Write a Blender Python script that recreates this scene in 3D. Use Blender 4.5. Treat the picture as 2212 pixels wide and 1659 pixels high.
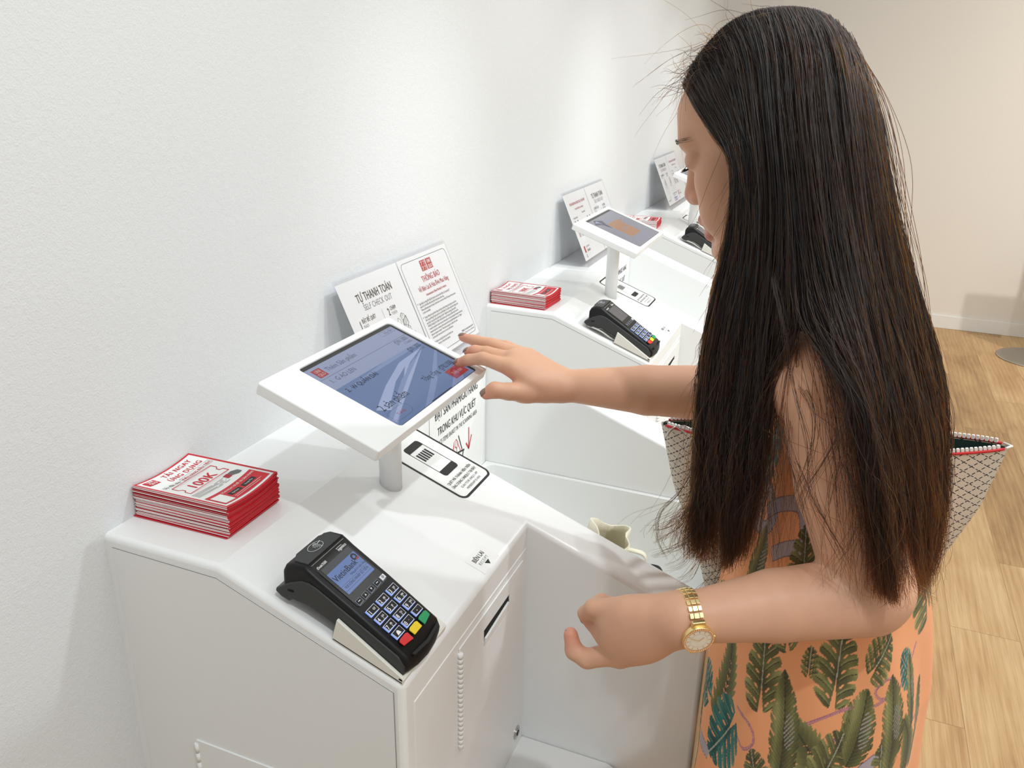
import bpy, bmesh, math, random
import numpy as np
from mathutils import Vector, Matrix

for _o in list(bpy.data.objects):
    bpy.data.objects.remove(_o, do_unlink=True)
SC = bpy.context.scene
COL = SC.collection
RND = random.Random(7)
NR = np.random.RandomState(11)

# ------------------------------------------------------------------ camera, world, lamps, exposure
cam_data = bpy.data.cameras.new('camera')
cam = bpy.data.objects.new('camera', cam_data)
COL.objects.link(cam)
SC.camera = cam
CAM = np.array([0.8061, -0.6441, 1.5098])
_yaw, _pitch, _roll = 0.3785, 0.3675, 0.0208
_f = np.array([-math.sin(_yaw) * math.cos(_pitch), math.cos(_yaw) * math.cos(_pitch), -math.sin(_pitch)])
_r = np.array([math.cos(_yaw), math.sin(_yaw), 0.0])
_u = np.cross(_r, _f)
_r2 = math.cos(_roll) * _r + math.sin(_roll) * _u
_u2 = -math.sin(_roll) * _r + math.cos(_roll) * _u
cam.matrix_world = Matrix(((_r2[0], _u2[0], -_f[0], CAM[0]), (_r2[1], _u2[1], -_f[1], CAM[1]),
                           (_r2[2], _u2[2], -_f[2], CAM[2]), (0, 0, 0, 1)))
cam_data.sensor_fit = 'HORIZONTAL'
cam_data.sensor_width = 36.0
cam_data.lens = 36.0 * 1777.0 / 2212.0
cam_data.clip_start = 0.01
cam_data.clip_end = 60

SC.view_settings.view_transform = 'Standard'
SC.view_settings.look = 'None'
SC.view_settings.gamma = 1.0
SC.view_settings.use_curve_mapping = False
SC.view_settings.exposure = 0.22

world = bpy.data.worlds.new('store_ambient')
SC.world = world
world.use_nodes = True
world.node_tree.nodes['Background'].inputs[0].default_value = (0.95, 0.98, 1.0, 1)
world.node_tree.nodes['Background'].inputs[1].default_value = 0.40

SC.cycles.transparent_max_bounces = 24
SC.cycles.max_bounces = 8
SC.cycles.use_adaptive_sampling = True
SC.cycles.adaptive_threshold = 0.02
def spot(x, y, z, tx, ty, tz, power, size=1.1, blend=0.6, r=0.03, col=(0.92, 0.975, 1.0)):
    l = bpy.data.lights.new('track_spotlight', 'SPOT')
    l.energy = power; l.spot_size = size; l.spot_blend = blend; l.shadow_soft_size = r; l.color = col
    o = bpy.data.objects.new('track_spotlight', l)
    COL.objects.link(o)
    o.location = (x, y, z)
    o.rotation_euler = (Vector((tx, ty, tz)) - Vector((x, y, z))).to_track_quat('-Z', 'Y').to_euler()
    return o

def ceiling_fill(x, y, sx, sy, power, col=(0.90, 0.97, 1.0)):  # unseen area lamps added under the ceiling as ambient fill
    l = bpy.data.lights.new('ceiling_fill', 'AREA')
    l.shape = 'RECTANGLE'; l.size = sx; l.size_y = sy; l.energy = power; l.color = col
    o = bpy.data.objects.new('ceiling_fill', l); COL.objects.link(o); o.location = (x, y, 2.98)
    return o

# track spots over the row of kiosks (shadows fall towards the wall, alternately up and down the row)
for _y in (-0.72, 0.48, 1.68, 2.88):
    spot(1.30, _y, 2.85, 0.35, _y + 0.9, 0.95, 44, 1.02, 0.7, 0.03)
for _y in (1.05, 2.25, 3.45):
    spot(1.75, _y, 2.85, 0.35, _y - 0.75, 0.95, 47, 0.98, 0.7, 0.03)
ceiling_fill(3.0, 0.2, 3.6, 4.2, 58)
ceiling_fill(1.1, 2.2, 1.8, 4.6, 16)
spot(3.3, 2.9, 2.85, 2.9, 5.1, 0.9, 150, 1.8, 0.9, 0.05, (1.0, 0.95, 0.88))  # unseen warm spot, added to brighten the far wall
spot(2.6, 1.4, 2.85, 2.0, 2.4, 0.0, 60, 1.9, 0.9, 0.06, (1.0, 0.94, 0.85))

# ------------------------------------------------------------------ helpers
def tag(o, label=None, cat=None, group=None, kind=None):
    if label: o['label'] = label
    if cat: o['category'] = cat
    if group: o['group'] = group
    if kind: o['kind'] = kind
    return o

def thing(name, label, cat, loc=(0, 0, 0), group=None):
    o = bpy.data.objects.new(name, None)
    o.empty_display_size = 0.05
    COL.objects.link(o)
    o.location = loc
    return tag(o, label, cat, group)

def copy_thing(root, loc, label=None):
    r = root.copy(); COL.objects.link(r); r.location = loc
    if label: r['label'] = label
    def rec(src, dst):
        for ch in src.children:
            c = ch.copy(); COL.objects.link(c); c.parent = dst
            c.matrix_parent_inverse = ch.matrix_parent_inverse.copy()
            rec(ch, c)
    rec(root, r)
    return r

def srgb(r, g, b):
    f = lambda c: (c / 255.0) / 12.92 if c / 255.0 <= 0.04045 else ((c / 255.0 + 0.055) / 1.055) ** 2.4
    return (f(r), f(g), f(b), 1.0)

def mat(name, col, rough=0.5, metal=0.0, spec=0.5, coat=0.0, bump=None, emit=None, sss=0.0):
    m = bpy.data.materials.new(name)
    m.use_nodes = True
    nt = m.node_tree
    b = nt.nodes['Principled BSDF']
    b.inputs['Base Color'].default_value = col
    b.inputs['Roughness'].default_value = rough
    b.inputs['Metallic'].default_value = metal
    b.inputs['Specular IOR Level'].default_value = spec
    b.inputs['Coat Weight'].default_value = coat
    b.inputs['Coat Roughness'].default_value = 0.08
    if sss:
        b.inputs['Subsurface Weight'].default_value = sss
        b.inputs['Subsurface Radius'].default_value = (0.012, 0.005, 0.003)
        b.inputs['Subsurface Scale'].default_value = 1.0
    if emit:
        b.inputs['Emission Color'].default_value = emit[0]
        b.inputs['Emission Strength'].default_value = emit[1]
    if bump:
        scale, strength, dist = bump
        tc = nt.nodes.new('ShaderNodeTexCoord')
        n = nt.nodes.new('ShaderNodeTexNoise')
        n.inputs['Scale'].default_value = scale
        n.inputs['Detail'].default_value = 3
        bp = nt.nodes.new('ShaderNodeBump')
        bp.inputs['Strength'].default_value = strength
        bp.inputs['Distance'].default_value = dist
        nt.links.new(tc.outputs['Object'], n.inputs['Vector'])
        nt.links.new(n.outputs['Fac'], bp.inputs['Height'])
        nt.links.new(bp.outputs['Normal'], b.inputs['Normal'])
    return m

class MB:
    """collects shapes, then links them as one mesh object"""
    def __init__(s):
        s.v = []; s.f = []; s.m = []; s.n = 0; s.smooth = []
    def add(s, vs, fs, m=0, smooth=False):
        vs = np.asarray(vs, float).reshape(-1, 3)
        s.v.append(vs)
        for f in fs:
            s.f.append([int(i) + s.n for i in f]); s.m.append(m); s.smooth.append(smooth)
        s.n += len(vs)
        return s
    def box(s, x0, x1, y0, y1, z0, z1, m=0):
        v = [(x0, y0, z0), (x1, y0, z0), (x1, y1, z0), (x0, y1, z0), (x0, y0, z1), (x1, y0, z1), (x1, y1, z1), (x0, y1, z1)]
        return s.add(v, [(0, 3, 2, 1), (4, 5, 6, 7), (0, 1, 5, 4), (1, 2, 6, 5), (2, 3, 7, 6), (3, 0, 4, 7)], m)
    def prism_y(s, poly, y0, y1, m=0, smooth=False):   # poly of (x,z), counter-clockwise seen from -y
        n = len(poly)
        v = [(p[0], y0, p[1]) for p in poly] + [(p[0], y1, p[1]) for p in poly]
        s.add(v, [tuple(range(n)), tuple(range(2 * n - 1, n - 1, -1))], m)
        base = s.n - 2 * n
        for i in range(n):
            j = (i + 1) % n
            s.f.append([base + i, base + n + i, base + n + j, base + j]); s.m.append(m); s.smooth.append(smooth)
        return s
    def slab(s, fr, poly, h0, h1, m=0, smooth=False):  # poly (u,v) ccw in frame fr, between heights h0<h1
        n = len(poly)
        v = [fr.p(a, b, h0) for a, b in poly] + [fr.p(a, b, h1) for a, b in poly]
        s.add(v, [tuple(range(n - 1, -1, -1)), tuple(range(n, 2 * n))], m)
        base = s.n - 2 * n
        for i in range(n):
            j = (i + 1) % n
            s.f.append([base + i, base + j, base + n + j, base + n + i]); s.m.append(m); s.smooth.append(smooth)
        return s
    def flat(s, fr, poly, h=0.0, m=0):
        return s.add([fr.p(a, b, h) for a, b in poly], [tuple(range(len(poly)))], m)
    def line(s, fr, pts, w, h=0.0, m=0, closed=False):
        n = len(pts)
        for i in range(n if closed else n - 1):
            a = np.array(pts[i], float); b = np.array(pts[(i + 1) % n], float)
            d = b - a; L = np.hypot(*d)
            if L < 1e-9: continue
            d /= L; q = np.array([-d[1], d[0]]) * w / 2; e = d * w * 0.25
            s.flat(fr, [tuple(a - e - q), tuple(b + e - q), tuple(b + e + q), tuple(a - e + q)], h, m)
        return s
    def tube(s, pts, rad, seg=8, m=0, caps=True, smooth=True):
        pts = [np.array(p, float) for p in pts]
        rad = [rad] * len(pts) if np.isscalar(rad) else rad
        vs = []; ref = None
        for i, p in enumerate(pts):
            t = pts[min(i + 1, len(pts) - 1)] - pts[max(i - 1, 0)]
            t = t / (np.linalg.norm(t) + 1e-12)
            if ref is None:
                ref = np.cross(t, [0, 0, 1.0])
                if np.linalg.norm(ref) < 1e-3: ref = np.cross(t, [0, 1.0, 0])
            ref = ref - t * (ref @ t); ref /= np.linalg.norm(ref)
            b = np.cross(t, ref)
            for k in range(seg):
                a = 2 * math.pi * k / seg
                vs.append(p + rad[i] * (math.cos(a) * ref + math.sin(a) * b))
        fs = []
        for i in range(len(pts) - 1):
            for k in range(seg):
                k2 = (k + 1) % seg
                fs.append((i * seg + k, i * seg + k2, (i + 1) * seg + k2, (i + 1) * seg + k))
        s.add(vs, fs, m, smooth)
        if caps:
            b0 = s.n - len(vs)
            s.f.append([b0 + k for k in range(seg - 1, -1, -1)]); s.m.append(m); s.smooth.append(False)
            s.f.append([b0 + (len(pts) - 1) * seg + k for k in range(seg)]); s.m.append(m); s.smooth.append(False)
        return s
    def text(s, fr, txt, u, v, size, m=0, bold=0.0, sx=1.0, align='LEFT', h=0.0003, spacing=1.0):
        vs, fs = text_geo(txt, 0.0, align, spacing)
        if len(vs) == 0: return s
        sh = [(0, 0)] if bold <= 0 else [(-bold, 0), (bold, 0), (0, bold * 0.8)]
        for q, (du, dv) in enumerate(sh):
            s.add([fr.p(u + (a + du) * size * sx, v + (b + dv) * size, h + q * 0.00001) for a, b in vs], fs, m)
        return s
    def build(s, name, mats, parent=None, bevel=0.0, seg=3, ang=30, label=None, fix=False, weld=False):
        me = bpy.data.meshes.new(name)
        V = np.concatenate(s.v) if s.v else np.zeros((0, 3))
        me.from_pydata(V.tolist(), [], s.f)
        mats = mats if isinstance(mats, (list, tuple)) else [mats]
        for mm in mats: me.materials.append(mm)
        me.polygons.foreach_set('material_index', s.m)
        me.polygons.foreach_set('use_smooth', [bool(x) for x in s.smooth])
        me.update()
        if fix or weld:
            bm = bmesh.new(); bm.from_mesh(me)
            if weld: bmesh.ops.remove_doubles(bm, verts=bm.verts, dist=1e-6)
            bmesh.ops.recalc_face_normals(bm, faces=bm.faces)
            bm.to_mesh(me); bm.free()
        o = bpy.data.objects.new(name, me)
        COL.objects.link(o)
        if parent: o.parent = parent
        if bevel:
            bv = o.modifiers.new('soft_edges', 'BEVEL')
            bv.width = bevel; bv.segments = seg; bv.limit_method = 'ANGLE'; bv.angle_limit = math.radians(ang)
            bv.harden_normals = False
            for p in me.polygons: p.use_smooth = True
            me.set_sharp_from_angle(angle=math.radians(28))
            wn = o.modifiers.new('weighted', 'WEIGHTED_NORMAL'); wn.keep_sharp = False
        if label: o['label'] = label
        return o

class Frame:
    def __init__(s, o, u, w):
        s.o = np.array(o, float); s.u = np.array(u, float); s.u /= np.linalg.norm(s.u)
        s.w = np.array(w, float); s.w -= s.u * (s.w @ s.u); s.w /= np.linalg.norm(s.w)
        s.n = np.cross(s.u, s.w)
    def p(s, a, b, h=0.0):
        return tuple(s.o + s.u * a + s.w * b + s.n * h)

_tc = {}
def text_geo(txt, bold, align, spacing):
    key = (txt, bold, align, spacing)
    if key in _tc: return _tc[key]
    c = bpy.data.curves.new('tmp_text', 'FONT')
    c.body = txt; c.offset = bold; c.align_x = align; c.space_character = spacing
    c.resolution_u = 3; c.size = 1.0
    o = bpy.data.objects.new('tmp_text', c)
    COL.objects.link(o)
    dg = bpy.context.evaluated_depsgraph_get(); dg.update()
    me = bpy.data.meshes.new_from_object(o.evaluated_get(dg))
    vs = [(v.co.x, v.co.y) for v in me.vertices]
    fs = [tuple(p.vertices) for p in me.polygons]
    bpy.data.objects.remove(o, do_unlink=True); bpy.data.meshes.remove(me); bpy.data.curves.remove(c)
    _tc[key] = (vs, fs)
    return _tc[key]

def rrect(x0, y0, x1, y1, r, n=5):
    out = []
    for cx, cy, a0 in ((x1 - r, y0 + r, -90), (x1 - r, y1 - r, 0), (x0 + r, y1 - r, 90), (x0 + r, y0 + r, 180)):
        for k in range(n + 1):
            a = math.radians(a0 + 90 * k / n)
            out.append((cx + r * math.cos(a), cy + r * math.sin(a)))
    return out

def ring(s, fr, outer, inner, h, m):   # flat band between two outlines with equal point counts
    n = len(outer)
    v = [fr.p(a, b, h) for a, b in outer] + [fr.p(a, b, h) for a, b in inner]
    s.add(v, [(i, (i + 1) % n, n + (i + 1) % n, n + i) for i in range(n)], m)

# ------------------------------------------------------------------ materials
M = {}
M['powder'] = mat('white_powder_coat', srgb(242, 243, 241), 0.42, spec=0.4, bump=(900, 0.05, 0.0004))
M['powder_gloss'] = mat('white_gloss_coat', srgb(246, 247, 246), 0.26, spec=0.45)
M['paper'] = mat('white_paper', srgb(244, 244, 242), 0.6, spec=0.3)
M['sheet'] = mat('thin_white_paper', srgb(246, 246, 244), 0.6, spec=0.2)
def _translucent(m, amt):
    nt = m.node_tree; b = nt.nodes['Principled BSDF']; out = nt.nodes['Material Output']
    t = nt.nodes.new('ShaderNodeBsdfTranslucent'); t.inputs[0].default_value = (0.95, 0.95, 0.93, 1)
    x = nt.nodes.new('ShaderNodeMixShader'); x.inputs[0].default_value = amt
    nt.links.new(b.outputs[0], x.inputs[1]); nt.links.new(t.outputs[0], x.inputs[2]); nt.links.new(x.outputs[0], out.inputs[0])
_translucent(M['sheet'], 0.3)
M['cream'] = mat('cream_plastic', srgb(236, 234, 224), 0.45)
M['ink'] = mat('black_ink', srgb(24, 24, 26), 0.5)
M['ink_grey'] = mat('grey_ink', srgb(105, 105, 108), 0.5)
M['red'] = mat('red_ink', srgb(205, 24, 40), 0.45)
M['red_dark'] = mat('dark_red_ink', srgb(172, 34, 44), 0.5)
M['black_plastic'] = mat('black_plastic', srgb(17, 18, 20), 0.42, spec=0.35, bump=(2600, 0.12, 0.0002))
M['black_gloss'] = mat('black_gloss', srgb(12, 13, 15), 0.12, spec=0.6)
M['grey_plastic'] = mat('dark_grey_plastic', srgb(58, 60, 60), 0.5, spec=0.4, bump=(2600, 0.12, 0.0002))
M['dark'] = mat('dark_void', srgb(10, 10, 10), 0.9)
M['steel'] = mat('brushed_steel', srgb(190, 188, 184), 0.28, metal=1.0)
M['white_key'] = mat('white_print', srgb(240, 240, 242), 0.5)
M['blue_key'] = mat('blue_key_edge', srgb(150, 175, 235), 0.4, emit=(srgb(130, 160, 240), 0.35))

def acrylic():
    m = bpy.data.materials.new('clear_acrylic'); m.use_nodes = True
    nt = m.node_tree; nt.nodes.clear()
    out = nt.nodes.new('ShaderNodeOutputMaterial')
    mix = nt.nodes.new('ShaderNodeMixShader'); tr = nt.nodes.new('ShaderNodeBsdfTransparent'); gl = nt.nodes.new('ShaderNodeBsdfGlossy')
    tr.inputs[0].default_value = (0.975, 0.975, 0.985, 1); gl.inputs['Roughness'].default_value = 0.04
    lw = nt.nodes.new('ShaderNodeLayerWeight'); lw.inputs['Blend'].default_value = 0.12
    mu = nt.nodes.new('ShaderNodeMath'); mu.operation = 'MULTIPLY'; mu.inputs[1].default_value = 0.5; mu.use_clamp = True
    nt.links.new(lw.outputs['Facing'], mu.inputs[0])
    nt.links.new(mu.outputs[0], mix.inputs[0]); nt.links.new(tr.outputs[0], mix.inputs[1]); nt.links.new(gl.outputs[0], mix.inputs[2])
    nt.links.new(mix.outputs[0], out.inputs[0])
    return m
M['acrylic'] = acrylic()

def wall_mat(name, col, bump_s, bump_d):
    m = bpy.data.materials.new(name); m.use_nodes = True
    nt = m.node_tree; b = nt.nodes['Principled BSDF']
    b.inputs['Base Color'].default_value = col; b.inputs['Roughness'].default_value = 0.75
    b.inputs['Specular IOR Level'].default_value = 0.25
    tc = nt.nodes.new('ShaderNodeTexCoord')
    n1 = nt.nodes.new('ShaderNodeTexNoise'); n1.inputs['Scale'].default_value = 420; n1.inputs['Detail'].default_value = 2.5
    n2 = nt.nodes.new('ShaderNodeTexNoise'); n2.inputs['Scale'].default_value = 130; n2.inputs['Detail'].default_value = 2
    add = nt.nodes.new('ShaderNodeMath'); add.operation = 'ADD'
    bp = nt.nodes.new('ShaderNodeBump'); bp.inputs['Strength'].default_value = bump_s; bp.inputs['Distance'].default_value = bump_d
    for n in (n1, n2): nt.links.new(tc.outputs['Object'], n.inputs['Vector'])
    nt.links.new(n1.outputs['Fac'], add.inputs[0]); nt.links.new(n2.outputs['Fac'], add.inputs[1])
    nt.links.new(add.outputs[0], bp.inputs['Height']); nt.links.new(bp.outputs['Normal'], b.inputs['Normal'])
    return m
M['wall'] = wall_mat('textured_white_paint', srgb(223, 225, 226), 0.45, 0.0014)
M['wall_far'] = wall_mat('warm_white_paint', srgb(240, 236, 229), 0.2, 0.001)

def floor_mat():
    m = bpy.data.materials.new('oak_vinyl_planks'); m.use_nodes = True
    nt = m.node_tree; L = nt.links; N = nt.nodes; b = N['Principled BSDF']
    tc = N.new('ShaderNodeTexCoord'); sx = N.new('ShaderNodeSeparateXYZ'); L.new(tc.outputs['Object'], sx.inputs[0])
    def math_(op, a, b_=None, c=None):
        n = N.new('ShaderNodeMath'); n.operation = op
        for k, q in enumerate((a, b_, c)):
            if q is None: continue
            if isinstance(q, (int, float)): n.inputs[k].default_value = q
            else: L.new(q, n.inputs[k])
        return n.outputs[0]
    PW, PL = 0.182, 1.22
    xx = math_('DIVIDE', math_('ADD', sx.outputs[0], 10 * PW - 1.273), PW)       # in plank widths
    row = math_('FLOOR', xx); fx = math_('FRACT', xx)
    yy = math_('DIVIDE', math_('ADD', math_('SUBTRACT', sx.outputs[1], math_('MULTIPLY', row, 0.44)), 4.4 - 1.71 + 12.2), PL)
    col = math_('FLOOR', yy); fy = math_('FRACT', yy)
    ident = N.new('ShaderNodeCombineXYZ'); L.new(row, ident.inputs[0]); L.new(col, ident.inputs[1])
    wn = N.new('ShaderNodeTexWhiteNoise'); wn.noise_dimensions = '3D'; L.new(ident.outputs[0], wn.inputs['Vector'])
    off = N.new('ShaderNodeVectorMath'); off.operation = 'MULTIPLY_ADD'; off.inputs[1].default_value = (9, 9, 9)
    L.new(wn.outputs['Color'], off.inputs[0]); L.new(tc.outputs['Object'], off.inputs[2])
    def tex(scale, vec, **kw):
        mp = N.new('ShaderNodeMapping'); mp.inputs['Scale'].default_value = vec; L.new(off.outputs[0], mp.inputs['Vector'])
        t = N.new('ShaderNodeTexNoise'); t.inputs['Scale'].default_value = scale
        for k, v in kw.items(): t.inputs[k].default_value = v
        L.new(mp.outputs[0], t.inputs['Vector']); return t.outputs['Fac']
    fine = tex(1.0, (330, 9, 1), Detail=3, Distortion=0.15)
    med = tex(1.0, (60, 2.6, 1), Detail=3, Distortion=0.5)
    blot = tex(1.0, (9, 3.2, 1), Detail=2, Distortion=0.6)
    mp = N.new('ShaderNodeMapping'); mp.inputs['Scale'].default_value = (9, 1.5, 1); L.new(off.outputs[0], mp.inputs['Vector'])
    wv = N.new('ShaderNodeTexWave'); wv.bands_direction = 'X'; wv.inputs['Scale'].default_value = 1.6; wv.inputs['Distortion'].default_value = 5.0; wv.inputs['Detail'].default_value = 1.5; wv.inputs['Detail Scale'].default_value = 0.8
    L.new(mp.outputs[0], wv.inputs['Vector'])
    v = math_('ADD', math_('MULTIPLY', fine, 0.34), math_('MULTIPLY', med, 0.22))
    v = math_('ADD', v, math_('MULTIPLY', blot, 0.40)); v = math_('ADD', v, math_('MULTIPLY', wv.outputs['Fac'], 0.07))
    v = math_('ADD', v, math_('MULTIPLY', wn.outputs['Value'], 0.22))
    r1 = N.new('ShaderNodeValToRGB'); e = r1.color_ramp.elements
    e[0].position = 0.40; e[0].color = srgb(158, 122, 84); e[1].position = 0.84; e[1].color = srgb(220, 188, 142)
    e2 = e.new(0.62); e2.color = srgb(196, 158, 112)
    L.new(v, r1.inputs[0])
    # dark fine joint between planks
    ex = math_('MINIMUM', fx, math_('SUBTRACT', 1.0, fx)); ey = math_('MINIMUM', fy, math_('SUBTRACT', 1.0, fy))
    j = math_('MAXIMUM', math_('LESS_THAN', ex, 0.005), math_('LESS_THAN', ey, 0.0009))
    mx = N.new('ShaderNodeMix'); mx.data_type = 'RGBA'; L.new(math_('MULTIPLY', j, 0.55), mx.inputs[0]); L.new(r1.outputs[0], mx.inputs[6]); mx.inputs[7].default_value = srgb(120, 90, 60)
    L.new(mx.outputs[2], b.inputs['Base Color'])
    b.inputs['Roughness'].default_value = 0.42; b.inputs['Specular IOR Level'].default_value = 0.3
    return m
M['floor'] = floor_mat()

# ------------------------------------------------------------------ the room
YF = 5.10
fb = MB().box(-0.3, 6.0, -3.2, YF + 0.2, -0.05, 0.0).build('floor', M['floor']); tag(fb, kind='structure')
MB().box(-0.15, 0.0, -3.2, 4.43, 0, 3.0).build('wall_left', M['wall'])['kind'] = 'structure'
MB().box(-0.75, 6.0, YF, YF + 0.12, 0, 3.0).build('wall_far', M['wall_far'])['kind'] = 'structure'
MB().box(-0.87, -0.75, 4.4, YF + 0.12, 0, 3.0).build('wall_recess', M['wall_far'])['kind'] = 'structure'
tag(MB().box(-0.9, 6.0, -3.2, YF + 0.12, 3.0, 3.1).build('ceiling', M['wall']), kind='structure')
tag(MB().box(0.0, 6.0, YF - 0.012, YF, 0, 0.085).build('baseboard_far', M['powder'], bevel=0.003, seg=2), kind='structure')
MB().box(5.0, 5.12, -3.2, YF, 0, 3.0).build('wall_right', M['wall_far'])['kind'] = 'structure'
H, A, D, DD = 0.95, 0.1773, 0.4258, 0.0929
SL = DD / (D - A)
W1, W2, Y3, Y2, XW, XB = 0.3886, 0.4652, 0.8492, 0.9289, 0.712, 0.154
PITCH = 1.2
def zs(x): return H if x < A else H - SL * (x - A)
SLF = lambda x, y, dz=0.0: Frame((x, y, zs(x) + dz), (0, 1, 0), (-1, 0, SL))    # lies on the sloped top, text reads along +y
# ------------------------------------------------------------------ self checkout kiosk
def kiosk_body(parent):
    bm = bmesh.new()
    plan = [(0, 0), (A, 0), (D, 0), (D, W1), (XW, W1), (XW, W2), (A, W2), (0, W2)]
    top = [bm.verts.new((x, y, zs(x))) for x, y in plan]
    bot = [bm.verts.new((x, y, 0.0)) for x, y in plan]
    bm.faces.new([top[0], top[1], top[6], top[7]])
    bm.faces.new([top[1], top[2], top[3], top[4], top[5], top[6]])
    bm.faces.new(bot[::-1])
    n = len(plan)
    for i in range(n):
        j = (i + 1) % n
        bm.faces.new([bot[i], bot[j], top[j], top[i]])
    bm.normal_update()
    bw = bm.edges.layers.float.new('bevel_weight_edge')
    for e in bm.edges:
        a, b = e.verts
        if e in [bm.edges.get((top[3], bot[3]))]: continue          # the inner corner stays sharp
        on_top = a in top and b in top
        crease = {a, b} == {top[1], top[6]}
        if on_top and not crease and not (abs(a.co.x) < 1e-6 and abs(b.co.x) < 1e-6): e[bw] = 1.0
        if (a in top) != (b in top) and a.co.x > 0.3: e[bw] = 1.0
    me = bpy.data.meshes.new('console_body'); bm.to_mesh(me); bm.free()
    me.materials.append(M['powder_gloss'])
    for p in me.polygons: p.use_smooth = True
    me.set_sharp_from_angle(angle=math.radians(12))
    o = bpy.data.objects.new('console_body', me); COL.objects.link(o); o.parent = parent
    b = o.modifiers.new('rounded_edges', 'BEVEL'); b.limit_method = 'WEIGHT'; b.width = 0.0075; b.segments = 4
    return o

def hinge(parent, fr, v0, v1, r=0.0032, n=12):
    mb = MB()
    L = (v1 - v0) / n
    for k in range(n):
        mb.tube([fr.p(0, v0 + k * L + 0.0005, r * 0.5), fr.p(0, v0 + (k + 1) * L - 0.0005, r * 0.5)], r, 10)
    return mb.build('hinge', M['powder_gloss'], parent)

M['joint'] = mat('grey_joint', srgb(120, 120, 116), 0.7)
def make_kiosk():
    root = thing('self_checkout_kiosk', 'white self checkout kiosk nearest the camera, whose side panel fills the lower left', 'checkout kiosk', group='white self checkout kiosks along the wall')
    kiosk_body(root)
    # far side wall of the scanning bin, back ledge, bin floor, low front
    prof = [(0, 0), (XW, 0), (XW, zs(XW)), (A, H), (0, H)]
    MB().prism_y(prof, Y3, Y2).build('bin_side_wall', M['powder_gloss'], root, bevel=0.007, seg=4, ang=40, fix=True)
    MB().box(0, XB, W2, Y3, 0, H).build('bin_back_ledge', M['powder_gloss'], root, bevel=0.006, seg=3)
    MB().box(XB, XW - 0.03, W2, Y3, 0.0, 0.50).build('bin_floor', M['powder'], root, bevel=0.002, seg=1)
    MB().box(XW - 0.03, XW - 0.005, W2, Y3, 0.0, 0.60).build('bin_front', M['powder_gloss'], root, bevel=0.004, seg=2)
    # liner tub in the lower half of the bin, with a rounded inner corner
    c = 0.022
    li = [(XW - 0.032, Y3 - 0.001), (XB + 0.001, Y3 - 0.001), (XB + 0.001, W2 + 0.001), (XW - 0.032, W2 + 0.001)]
    t = 0.011
    inner = [(XW - 0.032, Y3 - t)] + [(XB + t + c - c * math.sin(q), Y3 - t - c + c * math.cos(q)) for q in np.linspace(0, math.pi / 2, 7)] + \
            [(XB + t + c - c * math.cos(q), W2 + t + c - c * math.sin(q)) for q in np.linspace(0, math.pi / 2, 7)] + [(XW - 0.032, W2 + t)]
    out = li + inner[::-1]
    fr = Frame((0, 0, 0), (1, 0, 0), (0, 1, 0))
    MB().slab(fr, out, 0.5, 0.701, smooth=False).build('bin_liner', M['powder_gloss'], root, fix=True)
    # side panel with a fine joint under the rounded rim
    g = 0.0155
    side = [(0.012, 0.04), (D - 0.012, 0.04), (D - 0.012, zs(D - 0.012) - g), (A - 0.002, H - g - 0.001), (0.012, H - g)]
    sp = MB().prism_y(side, -0.0007, 0.002)
    FS = Frame((0, 0, 0), (1, 0, 0), (0, 0, 1))
    sp.line(FS, [side[4], side[3], side[2], side[1]], 0.0009, 0.0009, 1)
    sp.build('side_panel', [M['powder'], M['joint']], root, fix=False)
    # access door low on the side panel
    fs = Frame((0.106, -0.0012, 0), (1, 0, 0), (0, 0, 1))
    ad = MB().slab(Frame((0, -0.0012, 0), (1, 0, 0), (0, 0, 1)), [(0.106, 0.30), (0.335, 0.30), (0.335, 0.660), (0.106, 0.660)], -0.001, 0.0016).build('access_door', M['powder'], root, bevel=0.0007, seg=2)
    hinge(ad, fs, 0.30, 0.655, 0.003, 22)
    # front panel, receipt door, hinge, lock
    FX = Frame((D, 0, 0), (0, 1, 0), (0, 0, 1))
    fp = [(0.024, 0.04), (W1 - 0.003, 0.04), (W1 - 0.003, 0.817), (0.024, 0.817)]
    MB().slab(FX, fp, -0.001, 0.0010).build('front_panel', M['powder_gloss'], root, bevel=0.0006, seg=2)
    dm = MB()
    o = [(0.141, 0.642), (0.366, 0.642), (0.366, 0.806), (0.141, 0.806)]
    i = [(0.219, 0.751), (0.313, 0.751), (0.313, 0.780), (0.219, 0.780)]
    v = [FX.p(a, b, 0.0032) for a, b in o + i] + [FX.p(a, b, 0.0012) for a, b in o + i]
    f = []
    for k in range(4):
        j = (k + 1) % 4
        f += [(k, j, 4 + j, 4 + k), (8 + k, 12 + k, 12 + j, 8 + j), (k, 8 + k, 8 + j, j), (4 + k, 4 + j, 12 + j, 12 + k)]
    door = dm.add(v, f).build('printer_door', M['powder_gloss'], root, bevel=0.0008, seg=2, fix=True)
    hinge(door, Frame((D + 0.0022, 0.141, 0), (0, 1, 0), (0, 0, 1)), 0.642, 0.800, 0.0036, 20)
    MB().slab(FX, [(0.2195, 0.7515), (0.3125, 0.7515), (0.3125, 0.7795), (0.2195, 0.7795)], 0.0011, 0.0015).build('receipt_slot', M['dark'], door)
    MB().add([FX.p(0.2205, 0.7515, 0.0034), FX.p(0.3115, 0.7515, 0.0034), FX.p(0.3085, 0.7690, 0.0048), FX.p(0.2235, 0.7640, 0.0048),
              FX.p(0.2205, 0.7515, 0.0016), FX.p(0.3115, 0.7515, 0.0016), FX.p(0.3085, 0.7690, 0.0017), FX.p(0.2235, 0.7640, 0.0017)],
             [(0, 1, 2, 3), (7, 6, 5, 4), (0, 4, 5, 1), (1, 5, 6, 2), (2, 6, 7, 3), (3, 7, 4, 0)]).build('receipt_lip', M['paper'], door, fix=True)
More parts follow.
